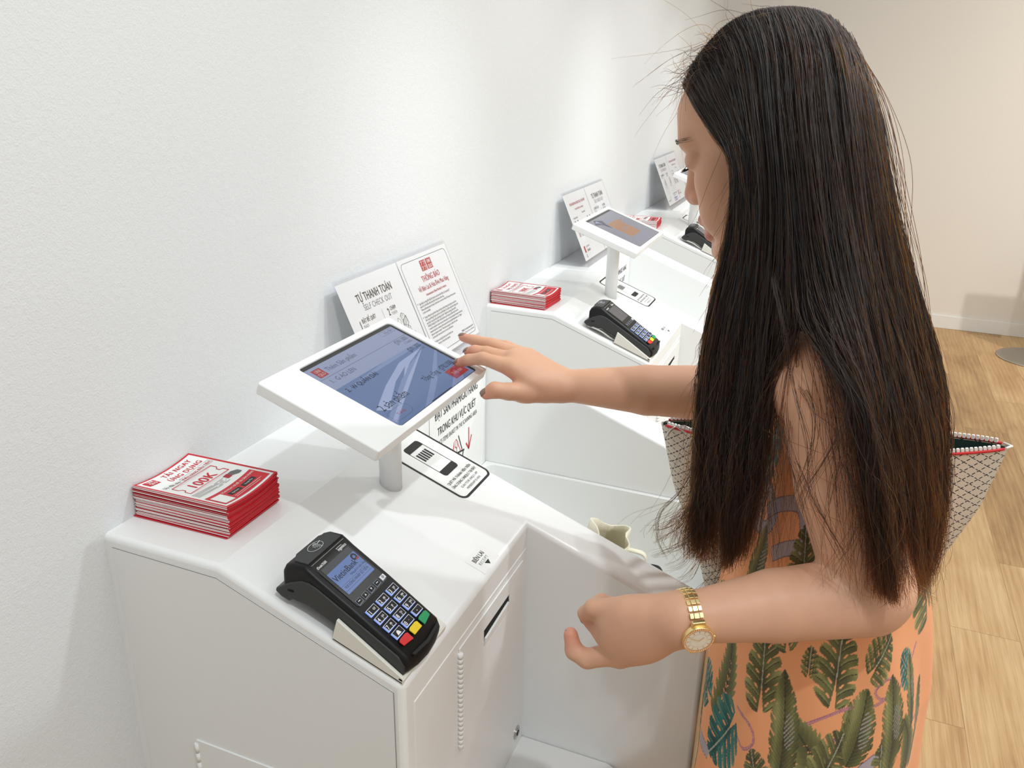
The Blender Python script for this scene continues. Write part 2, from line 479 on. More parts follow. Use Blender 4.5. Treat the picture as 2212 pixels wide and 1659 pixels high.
    lk = MB(); FL = Frame((D + 0.001, 0.362, 0.472), (0, 1, 0), (0, 0, 1))
    circ = lambda r, n=24: [(r * math.cos(2 * math.pi * k / n), r * math.sin(2 * math.pi * k / n)) for k in range(n)]
    lk.slab(FL, circ(0.0115), -0.001, 0.0018, 0).slab(FL, circ(0.0075), 0.001, 0.0026, 0).slab(FL, circ(0.0052), 0.001, 0.0028, 1).slab(FL, [(-0.0007, -0.0035), (0.0007, -0.0035), (0.0007, 0.0035), (-0.0007, 0.0035)], 0.001, 0.0032, 0)
    lk.build('lock', [M['steel'], M['dark']], root)
    # low bag shelf in front of the console
    MB().slab(Frame((0, 0, 0), (1, 0, 0), (0, 1, 0)), [(D, 0.0), (0.575, 0.0), (0.590, 0.006), (0.600, 0.02), (0.600, W1 - 0.02), (0.592, W1 - 0.006), (0.58, W1 - 0.0005), (D, W1 - 0.0005)], 0.425, 0.443).build('bag_shelf', M['powder_gloss'], root, bevel=0.003, seg=2)
    # phone scan sticker on the sloped top
    fr = SLF(0.26, 0.411)
    st = MB()
    hu, hv = 0.0515, 0.0795
    N = 8
    st.flat(fr, rrect(-hu, -hv, hu, hv, 0.014, N), 0.0002, 0)
    ring(st, fr, rrect(-hu, -hv, hu, hv, 0.014, N), rrect(-hu + 0.0042, -hv + 0.0042, hu - 0.0042, hv - 0.0042, 0.010, N), 0.0004, 1)
    pu, p0, p1 = 0.0225, -0.030, 0.053
    ring(st, fr, rrect(-pu, p0, pu, p1, 0.006, N), rrect(-pu + 0.0014, p0 + 0.0014, pu - 0.0014, p1 - 0.0014, 0.0048, N), 0.0004, 1)
    st.flat(fr, [(-pu, p0 + 0.006), (-pu + 0.006, p0), (pu - 0.006, p0), (pu, p0 + 0.006), (pu, p0 + 0.014), (-pu, p0 + 0.014)], 0.0005, 1)
    st.flat(fr, [(-pu, p1 - 0.014), (pu, p1 - 0.014), (pu, p1 - 0.006), (pu - 0.006, p1), (-pu + 0.006, p1), (-pu, p1 - 0.006)], 0.0005, 1)
    for k in range(5):
        u = -0.0165 + 0.0066 * k
        st.flat(fr, [(u, 0.012), (u + 0.0042, 0.012), (u + 0.0042, 0.031), (u, 0.031)], 0.0005, 1)
    st.text(fr, 'QUÉT MÃ THÀNH VIÊN TRÊN', 0, -0.0445, 0.0072, 1, 0.012, 0.82, 'CENTER', 0.0005)
    st.text(fr, 'ỨNG DỤNG UNIQLO TẠI ĐÂY', 0, -0.0540, 0.0072, 1, 0.012, 0.82, 'CENTER', 0.0005)
    st.text(fr, 'SCAN YOUR UNIQLO APP', 0.002, -0.0625, 0.0062, 2, 0, 0.8, 'CENTER', 0.0005)
    st.text(fr, 'MEMBERSHIP ID HERE', 0.002, -0.0705, 0.0062, 2, 0, 0.8, 'CENTER', 0.0005)
    st.build('scan_sticker', [M['paper'], M['ink'], M['ink_grey']], root, label='white sticker with a phone and bar code drawing in a black frame')
    # receipt sticker
    fr = SLF(0.406, 0.263); rs = MB()
    rs.flat(fr, [(-0.0255, -0.0165), (0.0255, -0.0165), (0.0255, 0.0165), (-0.0255, 0.0165)], 0.0003, 0)
    rs.text(fr, 'BIÊN LAI', -0.002, 0.0028, 0.0100, 1, 0.015, 0.80, 'CENTER', 0.0005)
    rs.text(fr, 'RECEIPT', -0.002, -0.0050, 0.0068, 2, 0, 0.8, 'CENTER', 0.0005, 1.35)
    rs.flat(fr, [(-0.006, -0.0065), (0.0, -0.0135), (0.006, -0.0065)], 0.0005, 1)
    rs.build('receipt_sticker', [M['paper'], M['ink'], M['ink_grey']], root, label='small white receipt sticker with a black triangle')
    # notice on the back panel of the bin
    fr = Frame((XB + 0.0006, 0.705, 0.80), (0, 1, 0), (0, 0, 1)); sg = MB()
    sg.flat(fr, rrect(-0.118, -0.145, 0.118, 0.135, 0.008, N), 0.0002, 0)
    sg.text(fr, 'ĐẶT SẢN PHẨM/GIỎ HÀNG', 0, 0.090, 0.0235, 1, 0.014, 0.66, 'CENTER', 0.0006)
    sg.text(fr, 'TRONG KHU VỰC QUÉT', 0, 0.0555, 0.0235, 1, 0.014, 0.66, 'CENTER', 0.0006)
    sg.text(fr, 'PLACE ITEMS/ BASKET IN THE SCANNING AREA', 0, 0.0350, 0.0140, 1, 0, 0.62, 'CENTER', 0.0006)
    # basket with a garment, and a red arrow pointing down
    sg.line(fr, [(0.053, 0.018), (0.053, -0.027)], 0.004, 0.0006, 2)
    sg.line(fr, [(0.040, -0.012), (0.053, -0.029), (0.066, -0.004)], 0.004, 0.0006, 2)
    sg.line(fr, [(-0.060, -0.022), (-0.048, -0.008), (0.022, -0.020), (0.030, -0.022)], 0.004, 0.0008, 1)
    sg.line(fr, [(0.004, 0.020), (0.020, -0.016)], 0.0028, 0.0007, 1)
    sg.line(fr, [(-0.052, 0.002), (-0.046, -0.018)], 0.0028, 0.0007, 1)
    sg.line(fr, [(-0.058, -0.022), (-0.044, -0.085), (0.010, -0.085), (0.026, -0.022)], 0.004, 0.0006, 1)
    for k in range(5):
        sg.line(fr, [(-0.048 + 0.016 * k, -0.028), (-0.040 + 0.0125 * k, -0.082)], 0.0026, 0.0006, 1)
    for k in range(3):
        sg.line(fr, [(-0.054 + 0.004 * k, -0.038 - 0.016 * k), (0.020 - 0.004 * k, -0.038 - 0.016 * k)], 0.0026, 0.0006, 1)
    sg.line(fr, [(-0.040, -0.014), (-0.028, 0.004), (-0.022, -0.004), (-0.016, 0.012), (-0.006, 0.016), (0.002, 0.006), (-0.004, -0.004), (-0.012, 0.002), (-0.006, 0.010)], 0.0018, 0.0005, 2)
    sg.line(fr, [(-0.016, 0.012), (-0.020, -0.018)], 0.0018, 0.0005, 2)
    sg.line(fr, [(0.000, 0.006), (0.014, -0.018)], 0.0018, 0.0005, 2)
    sg.line(fr, [(-0.006, -0.002), (-0.002, -0.018)], 0.0018, 0.0005, 2)
    sg.build('scanning_notice', [M['paper'], M['ink'], M['red']], root, label='notice with bold black lettering, a basket drawing and a red arrow')
    return root

# ------------------------------------------------------------------ tablet on a post
TT = 0.3409
TU = (0, 1, 0); TW = (-math.cos(TT), 0, math.sin(TT))
M['screen_blue'] = None
def screen_mat(name, top, bottom, glow):
    m = bpy.data.materials.new(name); m.use_nodes = True
    b = m.node_tree.nodes['Principled BSDF']
    b.inputs['Base Color'].default_value = (0.01, 0.01, 0.012, 1); b.inputs['Roughness'].default_value = 0.06
    b.inputs['Emission Color'].default_value = top; b.inputs['Emission Strength'].default_value = glow
    b.inputs['Specular IOR Level'].default_value = 0.5
    return m
M['scr_list'] = screen_mat('screen_header_glow', srgb(138, 148, 178), 0, 0.80)
M['scr_blue'] = screen_mat('screen_blue_glow', srgb(96, 118, 158), 0, 0.80)
M['scr_pale'] = screen_mat('screen_pale_reflection', srgb(150, 164, 198), 0, 0.80)
M['scr_mid'] = screen_mat('screen_mid_reflection', srgb(120, 138, 176), 0, 0.80)
M['scr_red'] = screen_mat('screen_red_glow', srgb(176, 62, 62), 0, 0.55)
M['scr_txt'] = screen_mat('screen_dark_text', srgb(22, 24, 34), 0, 0.6)
M['scr_txt_refl'] = screen_mat('screen_faint_text_reflection', srgb(84, 86, 104), 0, 0.7)
M['scr_grey'] = screen_mat('screen_grey_glow', srgb(146, 148, 162), 0, 0.75)
M['scr_tan'] = screen_mat('screen_tan_glow', srgb(178, 134, 104), 0, 0.75)
M['scr_white'] = screen_mat('screen_white_text', srgb(205, 160, 160), 0, 0.7)
def make_tablet(label, kind):
    root = thing('tablet_stand', label, 'tablet', group='white tablets on posts')
    c = np.array([0.2722, 0.2405, 1.1265])
    fr = Frame(c, TU, TW)
    hw, hh = 0.153, 0.0868
    ou, ov = 0.0268, 0.0                                  # the opening sits off centre: wide bezel on the near side
    ow, oh = 0.1123, 0.0768
    N = 6
    # enclosure: a rounded slab with an opening
    o = rrect(-hw, -hh, hw, hh, 0.0035, N); i = rrect(ou - ow, ov - oh, ou + ow, ov + oh, 0.006, N)
    n = len(o); t = 0.0155
    mb = MB()
    v = [fr.p(a, b, 0) for a, b in o] + [fr.p(a, b, 0) for a, b in i] + [fr.p(a, b, -t) for a, b in o] + [fr.p(a, b, -0.003) for a, b in i]
    f = [(k, (k + 1) % n, n + (k + 1) % n, n + k) for k in range(n)]
    f += [(k, 2 * n + k, 2 * n + (k + 1) % n, (k + 1) % n) for k in range(n)]
    f += [(n + k, n + (k + 1) % n, 3 * n + (k + 1) % n, 3 * n + k) for k in range(n)]
    f += [tuple(range(3 * n - 1, 2 * n - 1, -1))]
    mb.add(v, f)
    enc = mb.build('enclosure', M['powder_gloss'], root, bevel=0.0022, seg=3, ang=40, fix=True)
    MB().slab(fr, rrect(-0.105, -0.062, 0.075, 0.062, 0.004, 3), -t - 0.006, -t + 0.001).build('back_plate', M['powder'], root, bevel=0.001, seg=2)
    # glass with black border
    g = MB().flat(fr, rrect(ou - ow, ov - oh, ou + ow, ov + oh, 0.006, N), -0.0028).build('glass_panel', M['black_gloss'], root)
    S = MB(); h = -0.0025
    su0, su1, sv0, sv1 = ou - ow + 0.0015, ou + ow - 0.0060, -oh + 0.0016, oh - 0.0068
    P = lambda a, b: (su0 + (su1 - su0) * a, sv0 + (sv1 - sv0) * b)
    def R(a0, b0, a1, b1, m, hh_=0.0): S.flat(fr, [P(a0, b0), P(a1, b0), P(a1, b1), P(a0, b1)], h + hh_, m)
    def poly(pts, m, hh_): S.flat(fr, [P(*q) for q in pts], h + hh_, m)
    def T(s, a, b, size, m, bold=0.0, sx=0.9, al='LEFT'):
        q = P(a, b); S.text(fr, s, q[0], q[1], size, m, bold, sx, al, h + 0.0005)
    if kind == 'basket':
        R(0, 0, 1, 1, 1); R(0, .66, 1, 1, 0, .0001)
        poly([(0, .60), (.55, .66), (1, .66), (1, .62), (.5, .61)], 3, .00015)  # these slanting streaks paint room reflections onto the screen
        poly([(0.02, .26), (.30, .42), (.62, .56), (.96, .585), (.70, .50), (.40, .34), (.12, .16)], 2, .0002)
        poly([(.16, .24), (.40, .40), (.62, .49), (.42, .34), (.22, .18)], 1, .00025)
        poly([(.0, .12), (.45, .38), (.97, .58), (.52, .36), (.0, .02)], 3, .0003)
        poly([(.02, .09), (.50, .36), (.97, .585), (.54, .34), (.02, .05)], 2, .00035)
        poly([(.30, .0), (.62, .20), (1, .47), (1, .44), (.66, .16), (.40, .0)], 3, .0003)
        poly([(.66, .0), (.86, .13), (.93, .20), (1.0, .25), (1, .16), (.84, .0)], 3, .0003)
        poly([(.52, .40), (.70, .47), (.80, .53), (.60, .45)], 3, .0004)
        R(.035, .845, .118, .965, 4, .0003)
        T('UNI', .077, .912, .0078, 8, .03, .8, 'CENTER'); T('QLO', .077, .862, .0078, 8, .03, .8, 'CENTER')
        T('Thêm Sản phẩm', .14, .875, .0118, 6, 0, .86); T('Hủy đơn', .97, .94, .0068, 6, 0, .9, 'RIGHT')
        S.line(fr, [P(.82, .925), P(.985, .925), P(.985, .985), P(.82, .985)], .0004, h + .0005, 6, True)
        S.line(fr, [P(.0, .82), P(1, .82)], .0005, h + .0005, 6)
        T('1.  G ÁO LEN', .05, .735, .0112, 6, 0, .86); T('₫391.000', .97, .755, .0108, 6, 0, .82, 'RIGHT'); T('1 Teddie', .97, .705, .0066, 6, 0, .9, 'RIGHT')
        T('2.  W QUẦN DÀI', .05, .565, .0112, 5, .008, .86); T('₫391.000', .97, .60, .0108, 5, 0, .82, 'RIGHT'); T('1 Teddie', .97, .555, .0066, 6, 0, .9, 'RIGHT')
        T('2 sản phẩm', .05, .205, .0180, 5, 0, .76); T('Tổng cộng   ₫782.000', .965, .215, .0128, 5, 0, .74, 'RIGHT')
        R(.79, .045, .975, .185, 4, .0003); T('Tiếp tục', .882, .095, .0085, 8, 0, .9, 'CENTER')
        S.line(fr, [P(.05, .045), P(.20, .045), P(.235, .08), P(.235, .15), P(.20, .175), P(.05, .175), P(.03, .15), P(.03, .07)], .0004, h + .0005, 6, True)
        T('Trở lại', .135, .09, .0070, 4, 0, .9, 'CENTER')
        S.line(fr, [P(.40, .006), P(.66, .006)], .0012, h + .0005, 5)
    else:
        R(0, 0, 1, 1, 7)
        poly([(.05, .86), (.20, .80), (.26, .62), (.30, .78), (.36, .88), (.20, .98)], 6, .0002)  # dark and pale shapes painted as a reflection on the glass
        poly([(.12, .90), (.20, .86), (.24, .80), (.22, .94)], 2, .00025)
        R(.30, .25, .72, .75, 9, .0002)
        poly([(.66, .70), (.90, .72), (.66, .62)], 9, .00022)
        T('UNIQLO', .51, .46, .014, 7, .02, .8, 'CENTER')
    S.build('display', [M['scr_list'], M['scr_blue'], M['scr_pale'], M['scr_mid'], M['scr_red'], M['scr_txt'], M['scr_txt_refl'], M['scr_grey'], M['scr_white'], M['scr_tan']], root)
    px, py = 0.2395, 0.302
    zb = zs(px)
    MB().tube([(px, py, zb - 0.012), (px, py, 1.118)], 0.0168, 40).build('post', M['powder_gloss'], root)
    return root

# ------------------------------------------------------------------ card payment terminal and its cradle
TA = 0.555
def make_terminal(label):
    root = thing('payment_terminal', label, 'card terminal', group='black card payment terminals')
    o = np.array([0.327, 0.050, 0.954])
    fr = Frame(o, (0, 1, 0), (-math.cos(TA), 0, math.sin(TA)))       # u along +y, v up towards the wall
    fx = lambda x: o[2] - math.tan(TA) * (x - o[0])
    # upper black shell
    top = [(0.4255, 0.868), (0.4275, 0.880), (0.4235, 0.8905), (0.36, fx(0.36)), (0.312, fx(0.312)), (0.302, 0.9705), (0.296, 0.9745), (0.279, 0.9745), (0.270, 0.9705), (0.2655, 0.962), (0.2645, 0.944), (0.2645, 0.936)]
    low = [(0.30, 0.948), (0.35, 0.915), (0.40, 0.878)]
    poly = top[::-1] + [] 
    def shell(poly, y0, y1, name, m, bev, bow=0.0):
        bm = bmesh.new()
        ys = [y0, y0 + (y1 - y0) * .25, (y0 + y1) / 2, y0 + (y1 - y0) * .75, y1]
        rows = []
        for k, y in enumerate(ys):
            off = bow * (1 - ((y - (y0 + y1) / 2) / ((y1 - y0) / 2)) ** 2)
            rows.append([bm.verts.new((x + (off if x > 0.41 else 0), y, z - (off * 0.45 if x > 0.41 else 0))) for x, z in poly])
        n = len(poly)
        for a in range(len(ys) - 1):
            for i in range(n):
                j = (i + 1) % n
                bm.faces.new([rows[a][i], rows[a][j], rows[a + 1][j], rows[a + 1][i]])
        bm.faces.new(rows[0][::-1]); bm.faces.new(rows[-1])
        bmesh.ops.recalc_face_normals(bm, faces=bm.faces)
        me = bpy.data.meshes.new(name); bm.to_mesh(me); bm.free(); me.materials.append(m)
        for p in me.polygons: p.use_smooth = True
        me.set_sharp_from_angle(angle=math.radians(50))
        ob = bpy.data.objects.new(name, me); COL.objects.link(ob); ob.parent = root
        b = ob.modifiers.new('rounded', 'BEVEL'); b.width = bev; b.segments = 4; b.limit_method = 'ANGLE'; b.angle_limit = math.radians(50)
        return ob
    up = top + [(0.262, 0.930), (0.300, 0.922), (0.36, 0.893), (0.415, 0.866)]
    shell(up, 0.0092, 0.0908, 'upper_shell', M['black_plastic'], 0.0045, 0.006)
    lo = [(0.4215, 0.8625), (0.4235, 0.878), (0.416, 0.890), (0.36, 0.9235), (0.312, 0.9515), (0.302, 0.9555), (0.292, 0.9560), (0.276, 0.9500), (0.256, 0.9375), (0.2545, 0.9335), (0.262, 0.9275), (0.273, 0.9235), (0.279, 0.9275), (0.30, 0.9245), (0.34, 0.9065), (0.36, 0.8965), (0.39, 0.876)]
    shell(lo, 0.0072, 0.0928, 'base_shell', M['grey_plastic'], 0.0018, 0.004)
    MB().box(0.273, 0.281, 0.0066, 0.0086, 0.9385, 0.9410).build('side_slot', M['dark'], root)
    # paper lid with the contactless mark
    lid = MB()
    Fl = Frame((0.285, 0.05, 0.9748), (0, 1, 0), (-1, 0, 0.0))
    lid.slab(Fl, [(-0.034, -0.0125), (0.034, -0.0125), (0.034, 0.006), (0.022, 0.0125), (-0.022, 0.0125), (-0.034, 0.006)], -0.0012, 0.0009)
    lo_ = lid.build('paper_lid', M['grey_plastic'], root, bevel=0.0008, seg=2)
    pm = MB()
    E = lambda r1, r2, n=30: [(r1 * math.cos(2 * math.pi * k / n), r2 * math.sin(2 * math.pi * k / n)) for k in range(n)]
    Fm = Frame((0.284, 0.05, 0.9762), (0, 1, 0), (-1, 0, 0))
    ring(pm, Fm, E(0.0125, 0.0072), E(0.0120, 0.0067), 0.0001, 0)
    for k in range(4):
        a0 = 0.0016 + 0.0016 * k
        pm.line(Fm, [(-0.006 + a0 * 1.5 + 0.0012 * math.cos(q), (a0 + 0.001) * math.sin(q)) for q in np.linspace(-1, 1, 6)], 0.0007, 0.0002, 0)
    pm.line(Fm, [(0.000, 0.004), (0.006, 0.0015), (0.013, 0.003)], 0.0007, 0.0002, 0)
    pm.build('contactless_mark', M['white_key'], lo_)
    MB().slab(Frame((0.3005, 0.05, 0.9715), (0, 1, 0), (-1, 0, 0.4)), [(-0.033, -0.0004), (0.033, -0.0004), (0.033, 0.0004), (-0.033, 0.0004)], 0, 0.0014).build('paper_cutter', M['steel'], root)
    # glass, display, brand print
    gl = MB().slab(fr, rrect(-0.0315, -0.0405, 0.0320, 0.0300, 0.004, 4), -0.001, 0.0007).build('glass_panel', M['black_gloss'], root)
    dp = MB(); h = 0.0009
    dp.flat(fr, [(-0.0272, -0.0215), (0.0290, -0.0215), (0.0290, 0.0215), (-0.0272, 0.0215)], h, 1)
    dp.flat(fr, [(-0.0272, -0.0215), (0.0290, -0.0215), (0.0290, 0.0125), (-0.0272, 0.0125)], h + .0001, 0)
    if 'nearest' in label:
        dp.text(fr, 'VietinBank', -0.0255, -0.0020, 0.0118, 2, 0.01, 0.88, 'LEFT', h + .0003)
        ring(dp, Frame(fr.p(0.0225, 0.0070), fr.u, fr.w), E(0.0048, 0.0048, 24), E(0.0022, 0.0022, 24), h + .0003, 2)
        dp.flat(Frame(fr.p(0.0225, 0.0070), fr.u, fr.w), [(-0.0016, -0.0052), (0.0048, -0.0052), (0.0050, -0.0022), (0.0, -0.0030)], h + .0004, 3)
        dp.text(fr, 'Nâng giá trị cuộc sống', 0.0285, -0.0072, 0.0042, 2, 0, 0.8, 'RIGHT', h + .0003)
        dp.line(fr, [(-0.0265, -0.0098), (0.0285, -0.0098)], 0.0003, h + .0003, 2)
        dp.text(fr, 'VUI LÒNG NHẬP SỐ TIỀN', 0.0008, -0.0150, 0.0052, 2, 0, 0.8, 'CENTER', h + .0003)
        dp.line(fr, [(-0.0265, -0.0175), (0.0285, -0.0175)], 0.0003, h + .0003, 2)
    dp.build('display', [M['scr_mid2'], M['scr_dim'], M['scr_txt'], M['scr_red']], gl)
    MB().text(fr, 'iDesk/3500', -0.0290, 0.0238, 0.0046, 0, 0.02, 0.85, 'LEFT', h).build('lettering', M['white_key'], gl)
    bp = MB().text(fr, 'ingenico', 0.0300, 0.0240, 0.0058, 0, 0.02, 0.85, 'RIGHT', h)
    bp.line(fr, [(0.0130, 0.0285), (0.0240, 0.0285)], 0.0005, h, 0)
    bp.build('lettering', M['white_key'], gl)
    # keys
    def key(u, v, w, hgt, cap, edge, txt=None, sub=None, m=None, sk=0.0):
        kb = MB()
        base = [(u - w / 2, v - hgt / 2), (u + w / 2, v - hgt / 2 + sk), (u + w / 2, v + hgt / 2 + sk), (u - w / 2, v + hgt / 2)]
        c2 = [(u - w / 2 + .0017, v - hgt / 2 + .0013), (u + w / 2 - .0006, v - hgt / 2 + .0007), (u + w / 2 - .0004, v + hgt / 2 - .0004), (u - w / 2 + .0013, v + hgt / 2 - .0004)]
        kb.slab(fr, base, 0.0, 0.0012, 1).slab(fr, c2, 0.0009, 0.0015, 0)
        kb.line(fr, c2, 0.00045, 0.0017, 2, True)
        if txt: kb.text(fr, txt, u - w / 2 + .0024, v - .0027, 0.0078, 2, 0.03, 0.85, 'LEFT', 0.0018)
        if sub:
            kb.text(fr, sub, u + 0.0012, v - .0008, 0.0036, 2, 0.03, 0.85, 'LEFT', 0.0018)
        return kb, fr
    mats = [M['black_plastic'], M['blue_key'], M['white_key']]
    digits = [('1', 'QZ'), ('2', 'ABC'), ('3', 'DEF'), ('4', 'GHI'), ('5', 'JKL'), ('6', 'MNO'), ('7', 'PRS'), ('8', 'TUV'), ('9', 'WXY')]
    for k, (dg, sb) in enumerate(digits):
        u = (-0.0225, 0.0, 0.0225)[k % 3]; v = -(0.0535, 0.0665, 0.0795)[k // 3]
        kb, _ = key(u, v, 0.0178, 0.0098, 0, 0, dg, sb[:2])
        if len(sb) > 2: kb.text(fr, sb[2], u + 0.0016, v - .0036, 0.0034, 2, 0.03, 0.85, 'LEFT', 0.0018)
        kb.build('key', mats, root)
    kb, _ = key(-0.0225, -0.092, 0.0178, 0.0098, 0, 0)
    kb.flat(fr, [(-0.0262, -0.0945), (-0.0190, -0.0945), (-0.0205, -0.0905), (-0.0226, -0.0890), (-0.0247, -0.0905)], 0.0018, 2); kb.build('key', mats, root)
    kb, _ = key(0.0, -0.092, 0.0178, 0.0098, 0, 0, '0', '–'); kb.build('key', mats, root)
    kb, _ = key(0.0225, -0.092, 0.0168, 0.0088, 0, 0); kb.text(fr, '.', 0.0220, -0.0925, 0.008, 2, 0.04, 1, 'CENTER', 0.0018); kb.build('key', mats, root)
    for k in range(5):
        u = -0.0248 + 0.0130 * k
        kb = MB(); edge = [(u - .0050, -0.0395), (u + .0048, -0.0385), (u + .0048, -0.0318), (u - .0050, -0.0318)]
        kb.slab(fr, edge, 0.0, 0.0014, 1)
        kb.slab(fr, [(u - .0041, -0.0384), (u + .0041, -0.0376), (u + .0041, -0.0324), (u - .0041, -0.0324)], 0.001, 0.0017, 2 if k == 4 else 0)
        if k in (0, 3): kb.flat(fr, [(u - .002, -.0353), (u + .002, -.0353), (u + .002, -.0344), (u - .002, -.0344)], .0019, 2)
        elif k == 1: kb.flat(fr, [(u - .0013, -.0362), (u + .0013, -.0362), (u, -.0335)], .0019, 2)
        elif k == 2: kb.flat(fr, [(u - .0013, -.0338), (u, -.0365), (u + .0013, -.0338)], .0019, 2)
        else:
            FF = Frame(fr.p(u, -.035), fr.u, fr.w); ring(kb, FF, E(.0019, .0019, 16), E(.0012, .0012, 16), .0019, 0); kb.flat(FF, E(.0005, .0005, 10), .0019, 0)
        kb.build('function_key', [M['black_plastic'], M['key_grey'], M['white_key']], root)
    for u, mm, nm in ((-0.0228, 'k_red', 'red key'), (0.0, 'k_yel', 'yellow key'), (0.0222, 'k_grn', 'green key')):
        s = 0.0015 if u < 0 else (-0.0015 if u > 0 else 0)
        MB().slab(fr, [(u - .0086, -.1085 + s), (u + .0086, -.1085 - s), (u + .0092, -.1000), (u + .0060, -.0985), (u - .0060, -.0985), (u - .0092, -.1000)], 0, 0.0019).build('function_key', M[mm], root, bevel=.0006, seg=2, label=nm)
    MB().slab(fr, [(-0.030, -0.1225), (0.0, -0.1262), (0.030, -0.1225), (0.031, -0.1190), (0.0, -0.1222), (-0.031, -0.1190)], -0.006, -0.0005).build('card_slot', M['black_plastic'], root)
    return root
M['scr_mid2'] = screen_mat('terminal_backlight', srgb(96, 122, 176), 0, 0.75)
M['scr_dim'] = screen_mat('terminal_backlight_dim', srgb(70, 72, 78), 0, 0.6)
M['scr_off'] = screen_mat('terminal_screen_off_glow', srgb(112, 110, 112), 0, 0.7)  # switched-off screen, given an even grey glow
M['key_grey'] = mat('grey_key_edge', srgb(120, 128, 142), 0.35)
M['k_red'] = mat('red_key', srgb(214, 40, 38), 0.45); M['k_yel'] = mat('yellow_key', srgb(240, 208, 30), 0.45); M['k_grn'] = mat('green_key', srgb(24, 152, 92), 0.45)

def make_cradle(label):
    root = thing('terminal_cradle', label, 'terminal holder', group='white holders under the card terminals')
    y0, y1 = 0.0022, 0.110
    # tray lying on the slope, side cheek rising towards the wall, front lip
    fr = Frame((0.333, 0, zs(0.333)), (0, 1, 0), (-1, 0, SL))
    tray = MB().slab(fr, [(y0, -0.0965), (y1, -0.0965), (y1, 0.0), (y0, 0.0)], 0.0002, 0.0035)
    tray.slab(fr, [(y0, -0.0965), (y1, -0.0965), (y1, -0.0895), (y0, -0.0895)], 0.0034, 0.0075)
    tray.build('tray', M['cream'], root, bevel=0.0008, seg=2)
    ck = MB()
    prof = [(0.3325, zs(0.3325) + 0.0005), (0.4245, zs(0.4245) + 0.0005), (0.4245, 0.8665), (0.341, 0.9215)]
    ck.prism_y(prof, y0, y0 + 0.0046).build('side_cheek', M['cream'], root, bevel=0.0008, seg=2, fix=True)
    ck = MB().prism_y([(0.385, zs(0.385) + 0.0005), (0.4245, zs(0.4245) + 0.0005), (0.4245, 0.8665), (0.4005, 0.8800)], 0.0950, y1)
    ck.build('side_cheek', M['cream'], root, bevel=0.0008, seg=2, fix=True)
    return root

def make_cable(loc, label):
    pts = [(0.262, 0.020, zs(0.262) + .004), (0.275, 0.010, zs(0.275) + .010), (0.300, 0.008, zs(0.300) + .012), (0.325, 0.012, zs(0.325) + .006), (0.338, 0.022, zs(0.338) + .005),
           (0.328, 0.030, zs(0.328) + .006), (0.305, 0.018, zs(0.305) + .018), (0.285, 0.016, zs(0.285) + .010), (0.272, 0.032, zs(0.272) + .004)]
    P = []
    for i in range(len(pts) - 1):
        for t in np.linspace(0, 1, 5)[:-1]:
            p0, p1, p2, p3 = [np.array(pts[max(0, min(len(pts) - 1, i + q))]) for q in (-1, 0, 1, 2)]
            P.append(0.5 * ((2 * p1) + (p2 - p0) * t + (2 * p0 - 5 * p1 + 4 * p2 - p3) * t * t + (3 * p1 - p0 - 3 * p2 + p3) * t ** 3))
    o = MB().tube(P, 0.0021, 8).build('cable', M['cable'])
    o.location = loc
    return tag(o, label, 'cable', 'cable loops under the terminals')
M['cable'] = mat('grey_cable', srgb(205, 204, 200), 0.4)

